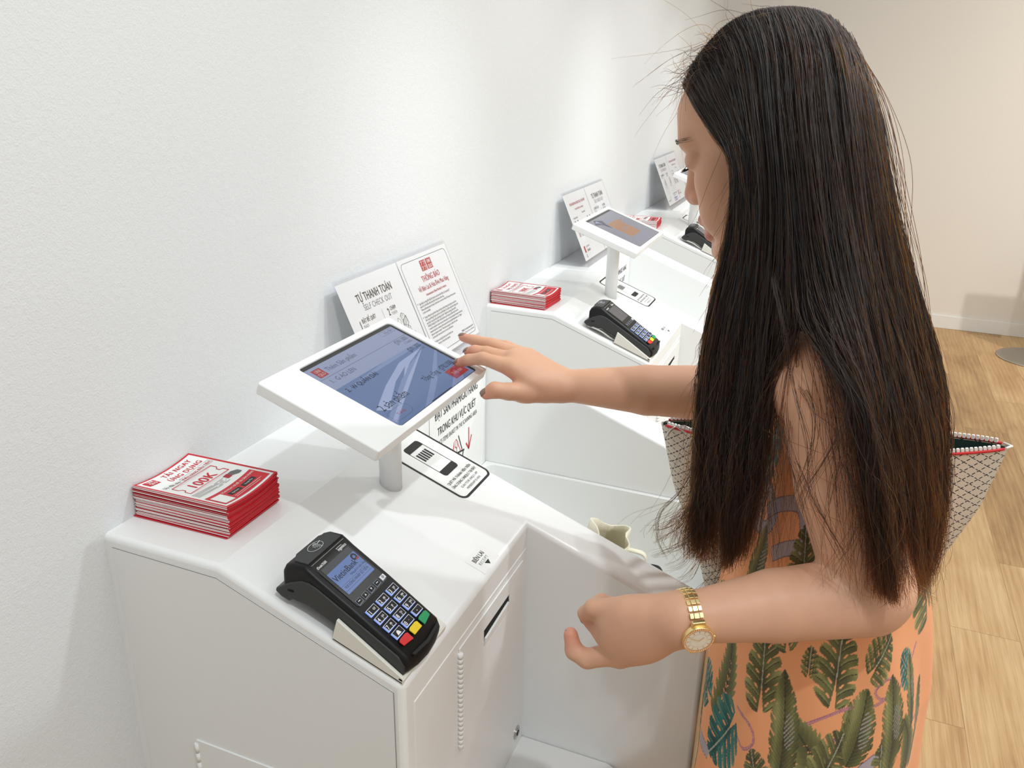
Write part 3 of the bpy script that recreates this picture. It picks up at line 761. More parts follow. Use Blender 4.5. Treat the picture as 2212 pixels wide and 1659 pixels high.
# ------------------------------------------------------------------ leaflets
def leaflet_mesh(top_print, dark_side=False):
    L, Wd, t = 0.148, 0.104, 0.00150
    nu, nv = 2, 16
    mb = MB()
    fr = Frame((0, 0, 0), (0, 1, 0), (-1, 0, 0))          # u = y 0..Wd, v = -x
    def strip(x0, x1, y0, y1, z, m, up=True):
        n = 12
        for k in range(n):
            a, b = y0 + (y1 - y0) * k / n, y0 + (y1 - y0) * (k + 1) / n
            q = [(x0, a, z), (x1, a, z), (x1, b, z), (x0, b, z)]
            mb.add(q, [(0, 1, 2, 3) if up else (3, 2, 1, 0)], m)
    strip(0, L, 0, Wd, t, 1); strip(0, L, 0, Wd, 0.0, 1, False)
    bd = 0.0034
    n = 12
    for k in range(n):                                     # long ends (short edges at x=0 and x=L) and sides
        a, b = Wd * k / n, Wd * (k + 1) / n
        mb.add([(L, a, 0), (L, b, 0), (L, b, t), (L, a, t)], [(0, 1, 2, 3)], 1)
        mb.add([(0, a, 0), (0, b, 0), (0, b, t), (0, a, t)], [(3, 2, 1, 0)], 1)
    lay = [(0, .10, 4), (.10, .5, 0), (.5, .6, 3), (.6, 1.0, 0)] if not dark_side else [(0, .3, 4), (.3, .6, 3), (.6, 1.0, 1)]
    for a, b, m in lay:
        mb.add([(0, 0, a * t), (L, 0, a * t), (L, 0, b * t), (0, 0, b * t)], [(0, 1, 2, 3)], m)
        mb.add([(0, Wd, a * t), (L, Wd, a * t), (L, Wd, b * t), (0, Wd, b * t)], [(3, 2, 1, 0)], m)
    if top_print:
        def flatn(F_, x0, y0, x1, y1, hh, m):
            n_ = 12
            for q in range(n_):
                a, b = x0 + (x1 - x0) * q / n_, x0 + (x1 - x0) * (q + 1) / n_
                mb.flat(F_, [(a, y0), (b, y0), (b, y1), (a, y1)], hh, m)
        strip(bd, L - bd, bd, Wd - bd, t + .0001, 0)
        F = Frame((L / 2, Wd / 2, t + .0004), (0, 1, 0), (-1, 0, 0))   # text along y, up towards the wall
        h = 0.0001
        # logo block
        mb.flat(F, [(-.044, .052), (-.0255, .052), (-.0255, .0665), (-.044, .0665)], h, 1)
        mb.text(F, 'UNI', -.03475, .0600, .0072, 0, .03, .8, 'CENTER', h + .0008); mb.text(F, 'QLO', -.03475, .0536, .0072, 0, .03, .8, 'CENTER', h + .0008)
        mb.text(F, 'TẢI NGAY', .012, .0560, .0122, 1, .02, .84, 'CENTER', h, 1.12)
        mb.text(F, 'ỨNG DỤNG', .012, .0410, .0122, 1, .02, .84, 'CENTER', h, 1.1)
        mb.text(F, 'Ưu đãi cho', -.043, .0292, .0072, 2, 0, .9, 'LEFT', h)
        mb.line(F, [(-.010, .0275), (.046, .0275), (.046, .0365), (-.010, .0365)], .0004, h, 2, True)
        mb.text(F, 'ĐƠN HÀNG ĐẦU TIÊN', .018, .0297, .0062, 1, .01, .80, 'CENTER', h, 1.05)
        mb.line(F, [(-.038, .023), (.036, .023), (.036, .013), (.032, .010), (.032, .005), (.036, .002), (.036, -.007), (-.038, -.007), (-.038, .002), (-.034, .005), (-.034, .010), (-.038, .013)], .0013, h, 1, True)
        mb.text(F, '100K', -.001, -.0005, .0225, 1, .02, .92, 'CENTER', h, 1.05)
        for k in range(5):
            mb.line(F, [(-.044, -.0135 - .0028 * k), (-.006 + .008 * (k % 3), -.0135 - .0028 * k)], .0006, h, 2)
            mb.line(F, [(-.002 + .008 * (k % 3), -.0135 - .0028 * k), (.016 - .004 * (k % 2), -.0135 - .0028 * k)], .0006, h, 2)
        mb.flat(F, [(.018, -.021), (.026, -.021), (.026, -.011), (.018, -.011)], h, 4)
        mb.flat(F, [(.026, -.020), (.034, -.026), (.040, -.026), (.040, -.018), (.033, -.012), (.026, -.012)], h, 5)
        flatn(F, -.045, -.067, .045, -.034, h, 1)
        mb.text(F, 'SCAN NGAY MÃ ĐỂ TẢI ỨNG DỤNG', .011, -.0425, .0048, 0, .01, .80, 'CENTER', h + .0003)
        flatn(F, -.018, -.055, .004, -.047, h + .0002, 2); flatn(F, .008, -.055, .032, -.047, h + .0002, 2)
        mb.text(F, 'App Store', -.007, -.0525, .0040, 0, 0, .8, 'CENTER', h + .0004); mb.text(F, 'Google Play', .020, -.0525, .0040, 0, 0, .8, 'CENTER', h + .0004)
        mb.line(F, [(-.018, -.0595), (.036, -.0595)], .0006, h + .0001, 0); mb.line(F, [(-.018, -.0625), (.030, -.0625)], .0006, h + .0001, 0)
        flatn(F, -.042, -.0645, -.023, -.0400, h + .0002, 0)
    return mb
def bend(mb, sag, lift):
    for v in mb.v:
        yy = v[:, 1] / 0.104
        v[:, 2] += -sag * (1 - (2 * yy - 1) ** 2) + lift * (2 * yy - 1) ** 2 * 0
    return mb
def leaflet_stack(base, n, labels, group, seed, rise=0.0, yaw=0.0):
    rs = random.Random(seed)
    mats = [M['paper'], M['red'], M['ink'], M['leaf_pink'], M['red_dark'], M['ink_grey']]
    levels = [bend(leaflet_mesh(False, dk), s, 0).build('leaflet', mats) for dk in (False, True) for s in (0.0, 0.0015, 0.003, 0.0045)]
    protos = [o.data for o in levels]
    for o in levels: bpy.data.objects.remove(o, do_unlink=True)
    z = 0.95 + 0.0002 + 0.0
    for k in range(n):
        t = k / max(1, n - 1)
        s = 0.0 if k == 0 else 0.0048 * t
        if k == n - 1:
            o = bend(leaflet_mesh(True), 0.0052, 0).build('leaflet', mats)
        else:
            o = bpy.data.objects.new('leaflet', protos[4 if k == 0 else min(3, int(t * 4)) + (4 if rs.random() < 0.18 else 0)]); COL.objects.link(o)
        jx, jy = rs.uniform(-.0012, .0012), rs.uniform(-.0012, .0012)
        o.location = (base[0] + 0.003 + jx + (0 if k else .0), base[1] + jy, z)
        if k == 0: o.location.x -= 0.002; o.location.y -= 0.0035
        o.rotation_euler = (0, 0, math.radians(yaw + rs.uniform(-.5, .5)))
        z += 0.00168 + (0.0009 if k == 0 else 0)
        tag(o, labels[1] if k == n - 1 else (labels[2] if k == 0 else labels[0]), 'leaflet', group)
M['leaf_pink'] = mat('leaflet_pink_edge', srgb(214, 150, 152), 0.6)  # pink stripe along the leaflet edges

# ------------------------------------------------------------------ acrylic sign holders and their sheets
LEAN = 0.42
def leanframe(y, foot=0.110):      # u along +y, w up the leaning face; n towards the viewer
    return Frame((foot, y, H), (0, 1, 0), (-math.sin(LEAN), 0, math.cos(LEAN)))
def make_holder(y0, w, loc_y, label):
    root = thing('sign_holder', label, 'sign holder', (0, 0, 0), 'clear acrylic sign holders')
    fr = leanframe(loc_y + y0)
    hh = 0.231
    MB().slab(fr, rrect(0, 0.001, w, hh, 0.004, 4), 0.0012, 0.0030).build('front_sheet', M['acrylic'], root)
    MB().slab(fr, rrect(0, 0.001, w, hh + 0.003, 0.004, 4), -0.0030, -0.0012).build('back_sheet', M['acrylic'], root)
    MB().slab(Frame((0, loc_y + y0, H), (0, 1, 0), (-1, 0, 0)), [(0, -0.110), (w, -0.110), (w, -0.004), (0, -0.004)], 0.0003, 0.0026).build('base_plate', M['acrylic'], root)
    MB().slab(fr, [(0, 0.016), (w, 0.016), (w, 0.0185), (0, 0.0185)], -0.0012, 0.0012).build('ledge', M['acrylic'], root)
    return root
def sheet(y0, w, loc_y, kind, label, cat_group):
    fr0 = leanframe(loc_y + y0 + 0.0012)
    W_ = w - 0.0024; Hh = 0.205
    fr = Frame(fr0.p(W_ / 2, 0.020 + Hh / 2, 0), fr0.u, fr0.w)
    m = MB(); a, b = W_ / 2, Hh / 2
    m.slab(fr, [(-a, -b), (a, -b), (a, b), (-a, b)], 0.0, 0.00025, 0)
    h = 0.0006
    def T(s, u, v, size, mi=1, bold=0.0, sx=.8, al='LEFT', sp=1.0): m.text(fr, s, u, v, size, mi, bold, sx, al, h, sp)
    if kind == 'notice':
        ring(m, fr, rrect(-a + .008, -b + .008, a - .008, b - .008, .010, 6), rrect(-a + .0088, -b + .0088, a - .0088, b - .0088, .0095, 6), h, 1)
        for cx in (-.0125, .0125):
            m.flat(fr, [(cx - .0108, .066), (cx + .0108, .066), (cx + .0108, .088), (cx - .0108, .088)], h, 2)
        m.text(fr, 'UNI', .0125, .0785, .0098, 0, .03, .8, 'CENTER', h + .0002); m.text(fr, 'QLO', .0125, .0682, .0098, 0, .03, .8, 'CENTER', h + .0002)
        F2 = lambda u, v: m.line(fr, [(u - .003, v + .004), (u + .003, v + .004), (u - .001, v - .003)], .0013, h + .0002, 0)
        for u, v in ((-.0178, .081), (-.0075, .081), (-.0178, .0705), (-.0075, .0705)): F2(u, v)
        T('THÔNG BÁO', 0, .046, .0170, 2, .022, .72, 'CENTER', 1.05)
        T('Về Biên Lai & Hóa Đơn Mua Hàng', 0, .0300, .0140, 2, .014, .66, 'CENTER')
        T('Announcement About Receipt & e-invoice', 0, .0185, .0078, 2, .01, .66, 'CENTER')
        lines = [('•', 'Quý khách vui lòng điền đầy đủ thông tin xuất hóa đơn điện tử trong vòng 30'), ('', 'phút kể từ thời điểm đơn hàng được thanh toán thành công.'),
                 ('', 'Please sufficiently input the buyer information on e-invoice within 30 minutes after payment'), ('', 'is made successfully.'), None,
                 ('•', 'Trong trường hợp quý khách nhập sai thông tin hoặc không nhập thông tin xuất hóa'), ('', 'đơn trong khoảng thời gian nói trên, hóa đơn điện tử sẽ được xuất theo thông tin mà'),
                 ('', 'quý khách cung cấp hoặc xuất dạng hóa đơn “Người mua không lấy hóa đơn”,'), ('', 'UNIQLO không hỗ trợ điều chỉnh hóa đơn sau khi thông tin được xuất hóa đơn.'),
                 ('', 'In case the customer inputs incorrect information or does not input information within the'), ('', 'mentioned period, e-invoice will be issued with the provided information or as “Buyer'),
                 ('', 'does not request e-invoice”. We shall not support to adjust the issued'), ('', 'e-invoice after the issued time of e-invoice information.'), None,
                 ('•', 'Quý khách vui lòng lấy biên lai sau khi thanh toán.'), ('', 'Please take your receipt after payment.')]
        v = .008
        for ln in lines:
            if ln is None: v -= .0035; continue
            if ln[0]: T('•', -a + .014, v, .0085, 1, .03)
            T(ln[1], -a + .020, v, .0062, 1, 0, .66); v -= .0061
        T('UNIQLO xin chân thành cảm ơn!', a - .014, -b + .020, .0058, 1, .01, .7, 'RIGHT'); T('Thank you for your understanding', a - .014, -b + .0145, .0046, 1, 0, .7, 'RIGHT')
    elif kind == 'steps':
        T('TỰ THANH TOÁN', 0, .060, .0215, 1, .022, .66, 'CENTER', 1.04)
        T('SELF CHECK OUT', 0, .0435, .0155, 3, 0, .72, 'CENTER', 1.12)
        m.line(fr, [(0, .034), (0, -.045)], .0005, h, 3)
        for cx, nn, t1, t2 in ((-.048, '1', 'ĐẶT ĐỂ QUÉT', 'PLACE'), (.048, '2', 'CHẠM', 'TOUCH')):
            T(nn, cx - .032, .0165, .020, 1, .03, .62); T(t1, cx - .022, .0245, .0105, 1, .018, .66); T(t2, cx - .022, .0155, .0078, 3, 0, .7)
            K = lambda pts, mi=1, w=.0006, cl=False: m.line(fr, [(cx + p, q) for p, q in pts], w, h, mi, cl)
            K([(-.020, -.022), (-.004, -.030), (-.004, -.075)]); K([(-.020, -.022), (-.020, -.062)]); K([(-.004, -.030), (.012, -.024), (.020, -.018), (.004, -.010), (-.004, -.013)])
            K([(-.020, -.022), (-.008, -.014), (.002, -.018)]); K([(.020, -.018), (.020, -.058)]); K([(.012, -.024), (.012, -.068), (-.004, -.075)]); K([(.030, -.030), (.030, -.058)])
            K([(-.018, -.006), (-.010, .006), (-.002, .000), (-.009, -.012)], 1, .0006, True)
            K([(.002, -.004), (.018, .004), (.020, -.010), (.010, -.020), (.002, -.014)], 1, .0012, True)
            for q in range(4): K([(.004 + .004 * q, -.004 + .0015 * q), (.006 + .0036 * q, -.017 + .003 * q)], 1, .0008)
            K([(.000, .006), (.006, .012), (.014, .008), (.016, .002), (.004, -.002)], 2 if nn == '1' else 1, .0008, True)
            K([(.003, .010), (.005, .002)], 2 if nn == '1' else 1, .0006); K([(.008, .010), (.009, .004)], 2 if nn == '1' else 1, .0006)
            K([(-.012, -.020), (-.006, -.022), (-.008, -.028)], 1 if nn == '1' else 2, .0016)
            K([(-.008, -.082), (.004, -.076), (.010, -.080), (-.002, -.086)], 1, .0006, True)
        T('Đặt sản phẩm vào giỏ', -.090, -.086, .0068, 1, .01, .7)
        T('Nhấn “Thanh toán” để tiến hành thanh toán', .020, -.066, .0070, 1, .01, .66, 'LEFT'); T('Press “Payment” to proceed with transaction', .020, -.073, .0052, 3, 0, .66, 'LEFT')
        m.flat(fr, [(.020, -.100), (a - .002, -.100), (a - .002, -.078), (.020, -.078)], h, 4)
        m.text(fr, 'TẢI ỨNG DỤNG NGAY', .024, -.087, .0085, 1, .015, .66, 'LEFT', h + .0002); m.text(fr, 'nhận ưu đãi 100.000₫', .024, -.096, .0085, 2, .015, .66, 'LEFT', h + .0002)
    else:
        T('THỬ NGHIỆM GIAO DIỆN TRỰC TUYẾN MỚI?', 0, .066, .0110, 2, .016, .66, 'CENTER'); T('Tìm hiểu UNIQLO cho trải nghiệm', 0, .050, .0085, 2, .01, .66, 'CENTER')
        T('Mua sắm trực tiếp', -.080, .026, .0072, 1, .01, .7); T('Mua trực tuyến', .010, .034, .0072, 1, .01, .7)
        for cx in (-.062, .058):
            for dx in (-.012, .012):
                K = lambda pts, mi=1, w=.004: m.line(fr, [(cx + dx + p, q) for p, q in pts], w, h, mi)
                K([(0, .010), (0, -.008)]); K([(-.003, -.008), (-.004, -.030)], 2 if dx < 0 else 1, .003); K([(.003, -.008), (.004, -.030)], 1, .003)
                m.flat(fr, [(cx + dx + .004 * math.cos(q), .016 + .004 * math.sin(q)) for q in np.linspace(0, 2 * math.pi, 13)[:-1]], h, 1)
        ring(m, fr, rrect(-.026, -.030, -.002, .016, .004, 4), rrect(-.0252, -.0292, -.0028, .0152, .0035, 4), h, 1)
        m.flat(fr, [(-.030, -.028), (-.016, -.028), (-.016, .006), (-.030, .006)], h, 3)
        m.line(fr, [(.014 + .011 * math.cos(q), -.004 + .011 * math.sin(q)) for q in np.linspace(0, 6.0, 14)], .0012, h, 1)
        m.flat(fr, [(-.082, -.080), (-.070, -.080), (-.070, -.060), (-.082, -.060)], h, 2)
        m.line(fr, [(-.076, -.084), (-.080, -.094), (-.072, -.094)], .0012, h, 1, True)
        T('Quét mã để tải', -.060, -.066, .0072, 1, 0, .7); T('TẢI NGAY', -.060, -.080, .0100, 1, .02, .7)
    o = m.build('printed_sheet', [M['sheet'], M['ink'], M['red_dark'], M['ink_grey'], M['lilac']])
    return tag(o, label, 'printed sheet', cat_group)
M['lilac'] = mat('lilac_print', srgb(214, 214, 236), 0.6)

# ------------------------------------------------------------------ place the three kiosks and what stands on them
k1 = make_kiosk()
k2 = copy_thing(k1, (0, PITCH, 0), 'white self checkout kiosk second from the camera, behind the reaching forearm')
k3 = copy_thing(k1, (0, 2 * PITCH, 0), 'white self checkout kiosk furthest away, seen beside the woman\'s nose')
t1 = make_tablet('nearest white framed tablet on a post, its screen showing a blue list', 'basket')
t2 = make_tablet('white framed tablet on a post with a tan square on its grey screen', 'idle'); t2.location = (0, PITCH, 0)
t3 = copy_thing(t2, (0, 2 * PITCH, 0), 'small far white framed tablet on a post, partly hidden by the woman\'s nose')
p1 = make_terminal('black card terminal with a lit blue screen, nearest the camera')
p2 = make_terminal('black card terminal with a blank grey screen on the second kiosk'); p2.location = (0, PITCH, 0)
for _o in p2.children_recursive:
    if _o.name.startswith('display'):
        _o.data.materials[0] = M['scr_off']; _o.data.materials[1] = M['scr_off']
p3 = copy_thing(p2, (0, 2 * PITCH, 0), 'furthest black card terminal, partly hidden by the woman\'s lips')
c1 = make_cradle('white wedge holder under the lit card terminal on the nearest kiosk')
c2 = copy_thing(c1, (0, PITCH, 0), 'white wedge holder under the card terminal on the second kiosk')
c3 = copy_thing(c1, (0, 2 * PITCH, 0), 'white wedge holder under the furthest card terminal')
make_cable((0, PITCH, 0), 'pale cable looped under the card terminal on the second kiosk')
make_cable((0, 2 * PITCH, 0), 'pale cable looped under the furthest card terminal')
leaflet_stack((0.0, 0.052), 26, ('red edged leaflet inside the big leaflet stack on the nearest kiosk', 'white and red 100K leaflet on top of the stack on the nearest kiosk', 'bottom leaflet of the stack on the nearest kiosk, sticking out a little'), 'leaflets in the stack on the nearest kiosk', 3, yaw=1.5)
leaflet_stack((0.002, PITCH + 0.016), 20, ('red edged leaflet inside the leaflet stack on the second kiosk', 'white and red 100K leaflet on top of the stack on the second kiosk', 'bottom leaflet of the stack on the second kiosk'), 'leaflets in the stack on the second kiosk', 5, yaw=-2)
leaflet_stack((0.002, 2 * PITCH + 0.03), 17, ('red edged leaflet inside the leaflet stack on the furthest kiosk', 'white and red 100K leaflet on top of the stack on the furthest kiosk', 'bottom leaflet of the stack on the furthest kiosk'), 'leaflets in the stack on the furthest kiosk', 6, yaw=3)
HY = [(0.509, 0.2085), (0.718, 0.209)]
_hn = ['nearest', 'second', 'furthest']
for _k in range(3):
    for _j, (_y, _w) in enumerate(HY):
        make_holder(_y, _w, PITCH * _k, 'clear acrylic sign holder on the %s kiosk, %s of its pair' % (_hn[_k], ('left', 'right')[_j]))
_G = 'printed sheets in the sign holders'
sheet(*HY[0], 0, 'steps', 'sheet headed TỰ THANH TOÁN with two step drawings, left holder on the nearest kiosk', _G)
sheet(*HY[1], 0, 'notice', 'sheet headed THÔNG BÁO in red, in the right holder on the nearest kiosk', _G)
sheet(*HY[0], PITCH, 'people', 'sheet with a red heading and small figures, left holder on the second kiosk', _G)
sheet(*HY[1], PITCH, 'steps', 'sheet with two step drawings, right holder on the second kiosk', _G)
sheet(*HY[0], 2 * PITCH, 'steps', 'sheet with step drawings in the furthest left sign holder', _G)
sheet(*HY[1], 2 * PITCH, 'people', 'sheet with a pink red heading in the furthest right sign holder', _G)
LAYOUT = [
    ('rope', ((0.8471, 0.8208), (0.863, 0.8347), (0.8906, 0.8499), (0.9186, 0.8567), (0.9345, 0.8752), (0.9253, 0.8879), (0.9156, 0.875), (0.9247, 0.8634), (0.946, 0.8761), (0.9565, 0.908))),
    ('rope', ((0.7733, 0.7975), (0.7927, 0.794), (0.8004, 0.7757), (0.7902, 0.7561), (0.7772, 0.7634))),
    ('rope', ((0.8765, 0.8113), (0.8965, 0.812), (0.9125, 0.8347))),
    ('rope', ((0.9499, 0.7852), (0.9595, 0.8126), (0.9733, 0.8147))),
    ('strap', ((0.7511, 1.085), (0.7733, 1.0758), (0.7841, 1.0554), (0.772, 1.0273), (0.7572, 1.0343), (0.7686, 1.0546))),
    ('strap', ((0.7741, 1.0501), (0.7906, 1.0724), (0.8079, 1.0781), (0.8167, 1.049), (0.8184, 1.0262))),
    ('strap', ((0.7881, 1.0095), (0.8017, 1.0249), (0.8175, 1.033))),
    ('strap', ((0.9102, 0.7559), (0.9181, 0.7759), (0.9346, 0.7893), (0.9487, 0.7779))),
    ('strap', ((0.7376, 0.6998), (0.7482, 0.6927))),
    ('pa', (0.7559, 0.8158, 0.0477, -0.1)),
    ('pa', (0.8601, 0.7913, 0.0418, 0.75)),
    ('pa', (0.9634, 0.7906, 0.0298, 0.3)),
    ('mo', (0.7974, 0.8681, 0.0406, 0.2, 0)),
    ('mo', (0.8742, 0.9025, 0.0406, -0.1, 0)),
    ('mo', (0.947, 0.9825, 0.0507, 0.6, 0)),
    ('mo', (0.7604, 0.7394, 0.0429, 2.4, 2)),
    ('mo', (0.8841, 0.7777, 0.0358, -0.5, 0)),
    ('mo', (0.8216, 1.0136, 0.0346, 0.2, 0)),
    ('mo', (0.7318, 0.8619, 0.0358, 2.6, 0)),
    ('mo', (0.7709, 1.1243, 0.0394, 2.8, 2)),
    ('mo', (0.7349, 0.7778, 0.0268, 1.2, 2)),
    ('mo', (0.8443, 0.9017, 0.0143, 0, 0)),
    ('mo', (0.8993, 1.0415, 0.0358, 1, 0)),
    ('mo', (0.7638, 0.9253, 0.0298, -1, 0)),
    ('mo', (0.8131, 0.9401, 0.0298, 0.4, 0)),
    ('mo', (0.9136, 0.9154, 0.0268, -0.8, 0)),
    ('mo', (0.8089, 0.7285, 0.0298, 0.5, 0)),
    ('mo', (0.9383, 0.7674, 0.0298, 0.2, 0)),
    ('mo', (0.9461, 0.8888, 0.0209, 0.9, 2)),
    ('mo', (0.7399, 1.0882, 0.0298, 2, 0)),
    ('mo', (0.839, 0.9663, 0.0268, 1.0, 0)),
    ('mo', (0.7279, 0.9146, 0.0239, 1.5, 0)),
    ('ba', (0.8304, 0.803, 0.0585, 0.0161, 0.12, 0)),
    ('ba', (0.9081, 0.8258, 0.0382, 0.0179, -0.35, 0)),
    ('ba', (0.9425, 0.8227, 0.0513, 0.0167, 0.12, 0)),
    ('ba', (0.772, 0.9859, 0.0358, 0.0143, -0.2, 0)),
    ('ba', (0.7422, 0.9833, 0.0328, 0.0119, 0.15, 0)),
    ('ba', (0.9571, 0.8557, 0.0358, 0.0095, 0.1, 0)),
    ('ba', (0.7221, 0.9704, 0.0298, 0.0084, 0.1, 0)),
]
HG = [   # guide strands on the near side, from the parting down to the tips
    [(0.6276, 0.2700, 1.4954), (0.6491, 0.2350, 1.4744), (0.6754, 0.2120, 1.4479), (0.6929, 0.2030, 1.4276), (0.6984, 0.1980, 1.3930), (0.6956, 0.2000, 1.3419), (0.6869, 0.2030, 1.2870), (0.6841, 0.2030, 1.2202), (0.6865, 0.2030, 1.1559), (0.6942, 0.2000, 1.0733), (0.7045, 0.1950, 0.9783)],
    [(0.6368, 0.2720, 1.5203), (0.6705, 0.2200, 1.4821), (0.6974, 0.1980, 1.4413), (0.7106, 0.1920, 1.3947), (0.7123, 0.1900, 1.3360), (0.7076, 0.1900, 1.2682), (0.7064, 0.1900, 1.1913), (0.7115, 0.1900, 1.1105), (0.7166, 0.1900, 1.0481), (0.7222, 0.1900, 0.9798)],
    [(0.6605, 0.2800, 1.5515), (0.6920, 0.2220, 1.5122), (0.7115, 0.1960, 1.4591), (0.7260, 0.1850, 1.3967), (0.7314, 0.1800, 1.3215), (0.7307, 0.1800, 1.2446), (0.7317, 0.1780, 1.1739), (0.7370, 0.1780, 1.0934), (0.7408, 0.1780, 1.0428), (0.7440, 0.1780, 0.9869)],
    [(0.6855, 0.2850, 1.5667), (0.7148, 0.2160, 1.5207), (0.7318, 0.1900, 1.4603), (0.7462, 0.1780, 1.3905), (0.7541, 0.1680, 1.3175), (0.7592, 0.1650, 1.2534), (0.7626, 0.1650, 1.1846), (0.7656, 0.1670, 1.0996), (0.7626, 0.1670, 1.0541), (0.7617, 0.1700, 1.0085)],
    [(0.7116, 0.2880, 1.5714), (0.7377, 0.2140, 1.5250), (0.7538, 0.1860, 1.4615), (0.7714, 0.1680, 1.3938), (0.7926, 0.1500, 1.3261), (0.8117, 0.1280, 1.2902), (0.8346, 0.1120, 1.2411), (0.8539, 0.1020, 1.1799), (0.8719, 0.1000, 1.1126), (0.8895, 0.1000, 1.0353)],
    [(0.7358, 0.2880, 1.5709), (0.7619, 0.2160, 1.5254), (0.7797, 0.1880, 1.4625), (0.7991, 0.1700, 1.3957), (0.8217, 0.1520, 1.3289), (0.8460, 0.1350, 1.2664), (0.8678, 0.1250, 1.2054), (0.8876, 0.1200, 1.1303), (0.9082, 0.1200, 1.0381)],
    [(0.7582, 0.2890, 1.5646), (0.7829, 0.2220, 1.5258), (0.8022, 0.2000, 1.4629), (0.8212, 0.1900, 1.3946), (0.8453, 0.1800, 1.3252), (0.8715, 0.1700, 1.2591), (0.8948, 0.1650, 1.1940), (0.9141, 0.1650, 1.1130), (0.9344, 0.1700, 1.0129)],
    [(0.7790, 0.2900, 1.5489), (0.8017, 0.2400, 1.5062), (0.8187, 0.2280, 1.4537), (0.8387, 0.2220, 1.3915), (0.8677, 0.2220, 1.3181), (0.8970, 0.2220, 1.2463), (0.9217, 0.2220, 1.1756), (0.9394, 0.2220, 1.0892), (0.9492, 0.2220, 0.9949)],
    [(0.7919, 0.2900, 1.5314), (0.8115, 0.2750, 1.4936), (0.8292, 0.2700, 1.4427), (0.8531, 0.2700, 1.3768), (0.8851, 0.2750, 1.3079), (0.9203, 0.2800, 1.2312), (0.9425, 0.2800, 1.1557), (0.9560, 0.2800, 1.0744), (0.9595, 0.2800, 0.9825)],
]
HF_ = [   # loose wisps
    [(0.6965, 0.2000, 1.0501), (0.6841, 0.1900, 1.0344), (0.6649, 0.1850, 1.0228), (0.6523, 0.1800, 1.0201)],
    [(0.7085, 0.2000, 1.0349), (0.6967, 0.1900, 1.0133), (0.6780, 0.1850, 0.9960), (0.6574, 0.1800, 0.9843)],
    [(0.7142, 0.2000, 1.0302), (0.7024, 0.1950, 0.9996), (0.6894, 0.1900, 0.9773), (0.6751, 0.1850, 0.9671)],
    [(0.6999, 0.2000, 1.0687), (0.6887, 0.1900, 1.0415), (0.6769, 0.1800, 1.0200), (0.6620, 0.1800, 1.0072)],
    [(0.7205, 0.2000, 1.0197), (0.7114, 0.1950, 0.9895), (0.7014, 0.1900, 0.9648), (0.6898, 0.1850, 0.9552)],
    [(0.6914, 0.2000, 1.1017), (0.6809, 0.1900, 1.0694), (0.6618, 0.1800, 1.0405), (0.6617, 0.1800, 1.0102), (0.6743, 0.1800, 0.9887)],
    [(0.7348, 0.1900, 0.9986), (0.7323, 0.1900, 0.9732), (0.7197, 0.1850, 0.9509), (0.7108, 0.1800, 0.9421)],
    [(0.7552, 0.1700, 1.1813), (0.7711, 0.1600, 1.1364), (0.7814, 0.1600, 1.0847), (0.7969, 0.1500, 1.0156)],
    [(0.7857, 0.1500, 1.2336), (0.8077, 0.1200, 1.2103), (0.8076, 0.1100, 1.1569), (0.7969, 0.1200, 1.1040)],
    [(0.8078, 0.1300, 1.2891), (0.8322, 0.1100, 1.2369), (0.8271, 0.1000, 1.1941), (0.8102, 0.1000, 1.1426), (0.8061, 0.1100, 1.1063)],
    [(0.7731, 0.1600, 1.2570), (0.7887, 0.1300, 1.2221), (0.8056, 0.1100, 1.1856), (0.8196, 0.1000, 1.1349), (0.8617, 0.1000, 1.0746)],
    [(0.7979, 0.1300, 1.1556), (0.8198, 0.1100, 1.1298), (0.8468, 0.1000, 1.0912), (0.8688, 0.1000, 1.0557)],
    [(0.8805, 0.1100, 1.1092), (0.9116, 0.1200, 1.0706), (0.9228, 0.1200, 1.0529), (0.9399, 0.1200, 1.0472)],
    [(0.8381, 0.1100, 1.1730), (0.8604, 0.1000, 1.1344), (0.8587, 0.1000, 1.0942), (0.8467, 0.0900, 1.0663)],
    [(0.7510, 0.1600, 1.3280), (0.7740, 0.1400, 1.2633), (0.7781, 0.1500, 1.1932), (0.8000, 0.1200, 1.1456), (0.8322, 0.1000, 1.0771)],
    [(0.8066, 0.1400, 1.3213), (0.8232, 0.1200, 1.2678), (0.8426, 0.1100, 1.2206), (0.8334, 0.1000, 1.1526), (0.8562, 0.1000, 1.0834)],
]
# ------------------------------------------------------------------ small things in the bin, stand by the far wall
M['canvas'] = mat('cream_canvas', srgb(232, 226, 204), 0.85, bump=(700, 0.4, 0.0006))
M['black_cloth'] = mat('black_cloth', srgb(20, 20, 22), 0.8, bump=(500, 0.3, 0.0006))

def lofted(rings, name, m, parent=None, closed=True, solid=0.0, cap=False):
    bm = bmesh.new(); R_ = []
    for r in rings: R_.append([bm.verts.new(p) for p in r])
    n = len(rings[0])
    for a in range(len(rings) - 1):
        for i in range(n if closed else n - 1):
            j = (i + 1) % n
            bm.faces.new([R_[a][i], R_[a][j], R_[a + 1][j], R_[a + 1][i]])
    if cap: bm.faces.new(R_[0][::-1]); bm.faces.new(R_[-1])
    me = bpy.data.meshes.new(name); bm.to_mesh(me); bm.free(); me.materials.append(m)
    for p in me.polygons: p.use_smooth = True
    o = bpy.data.objects.new(name, me); COL.objects.link(o)
    if parent: o.parent = parent
    if solid:
        s = o.modifiers.new('thickness', 'SOLIDIFY'); s.thickness = solid; s.offset = -1
    return o

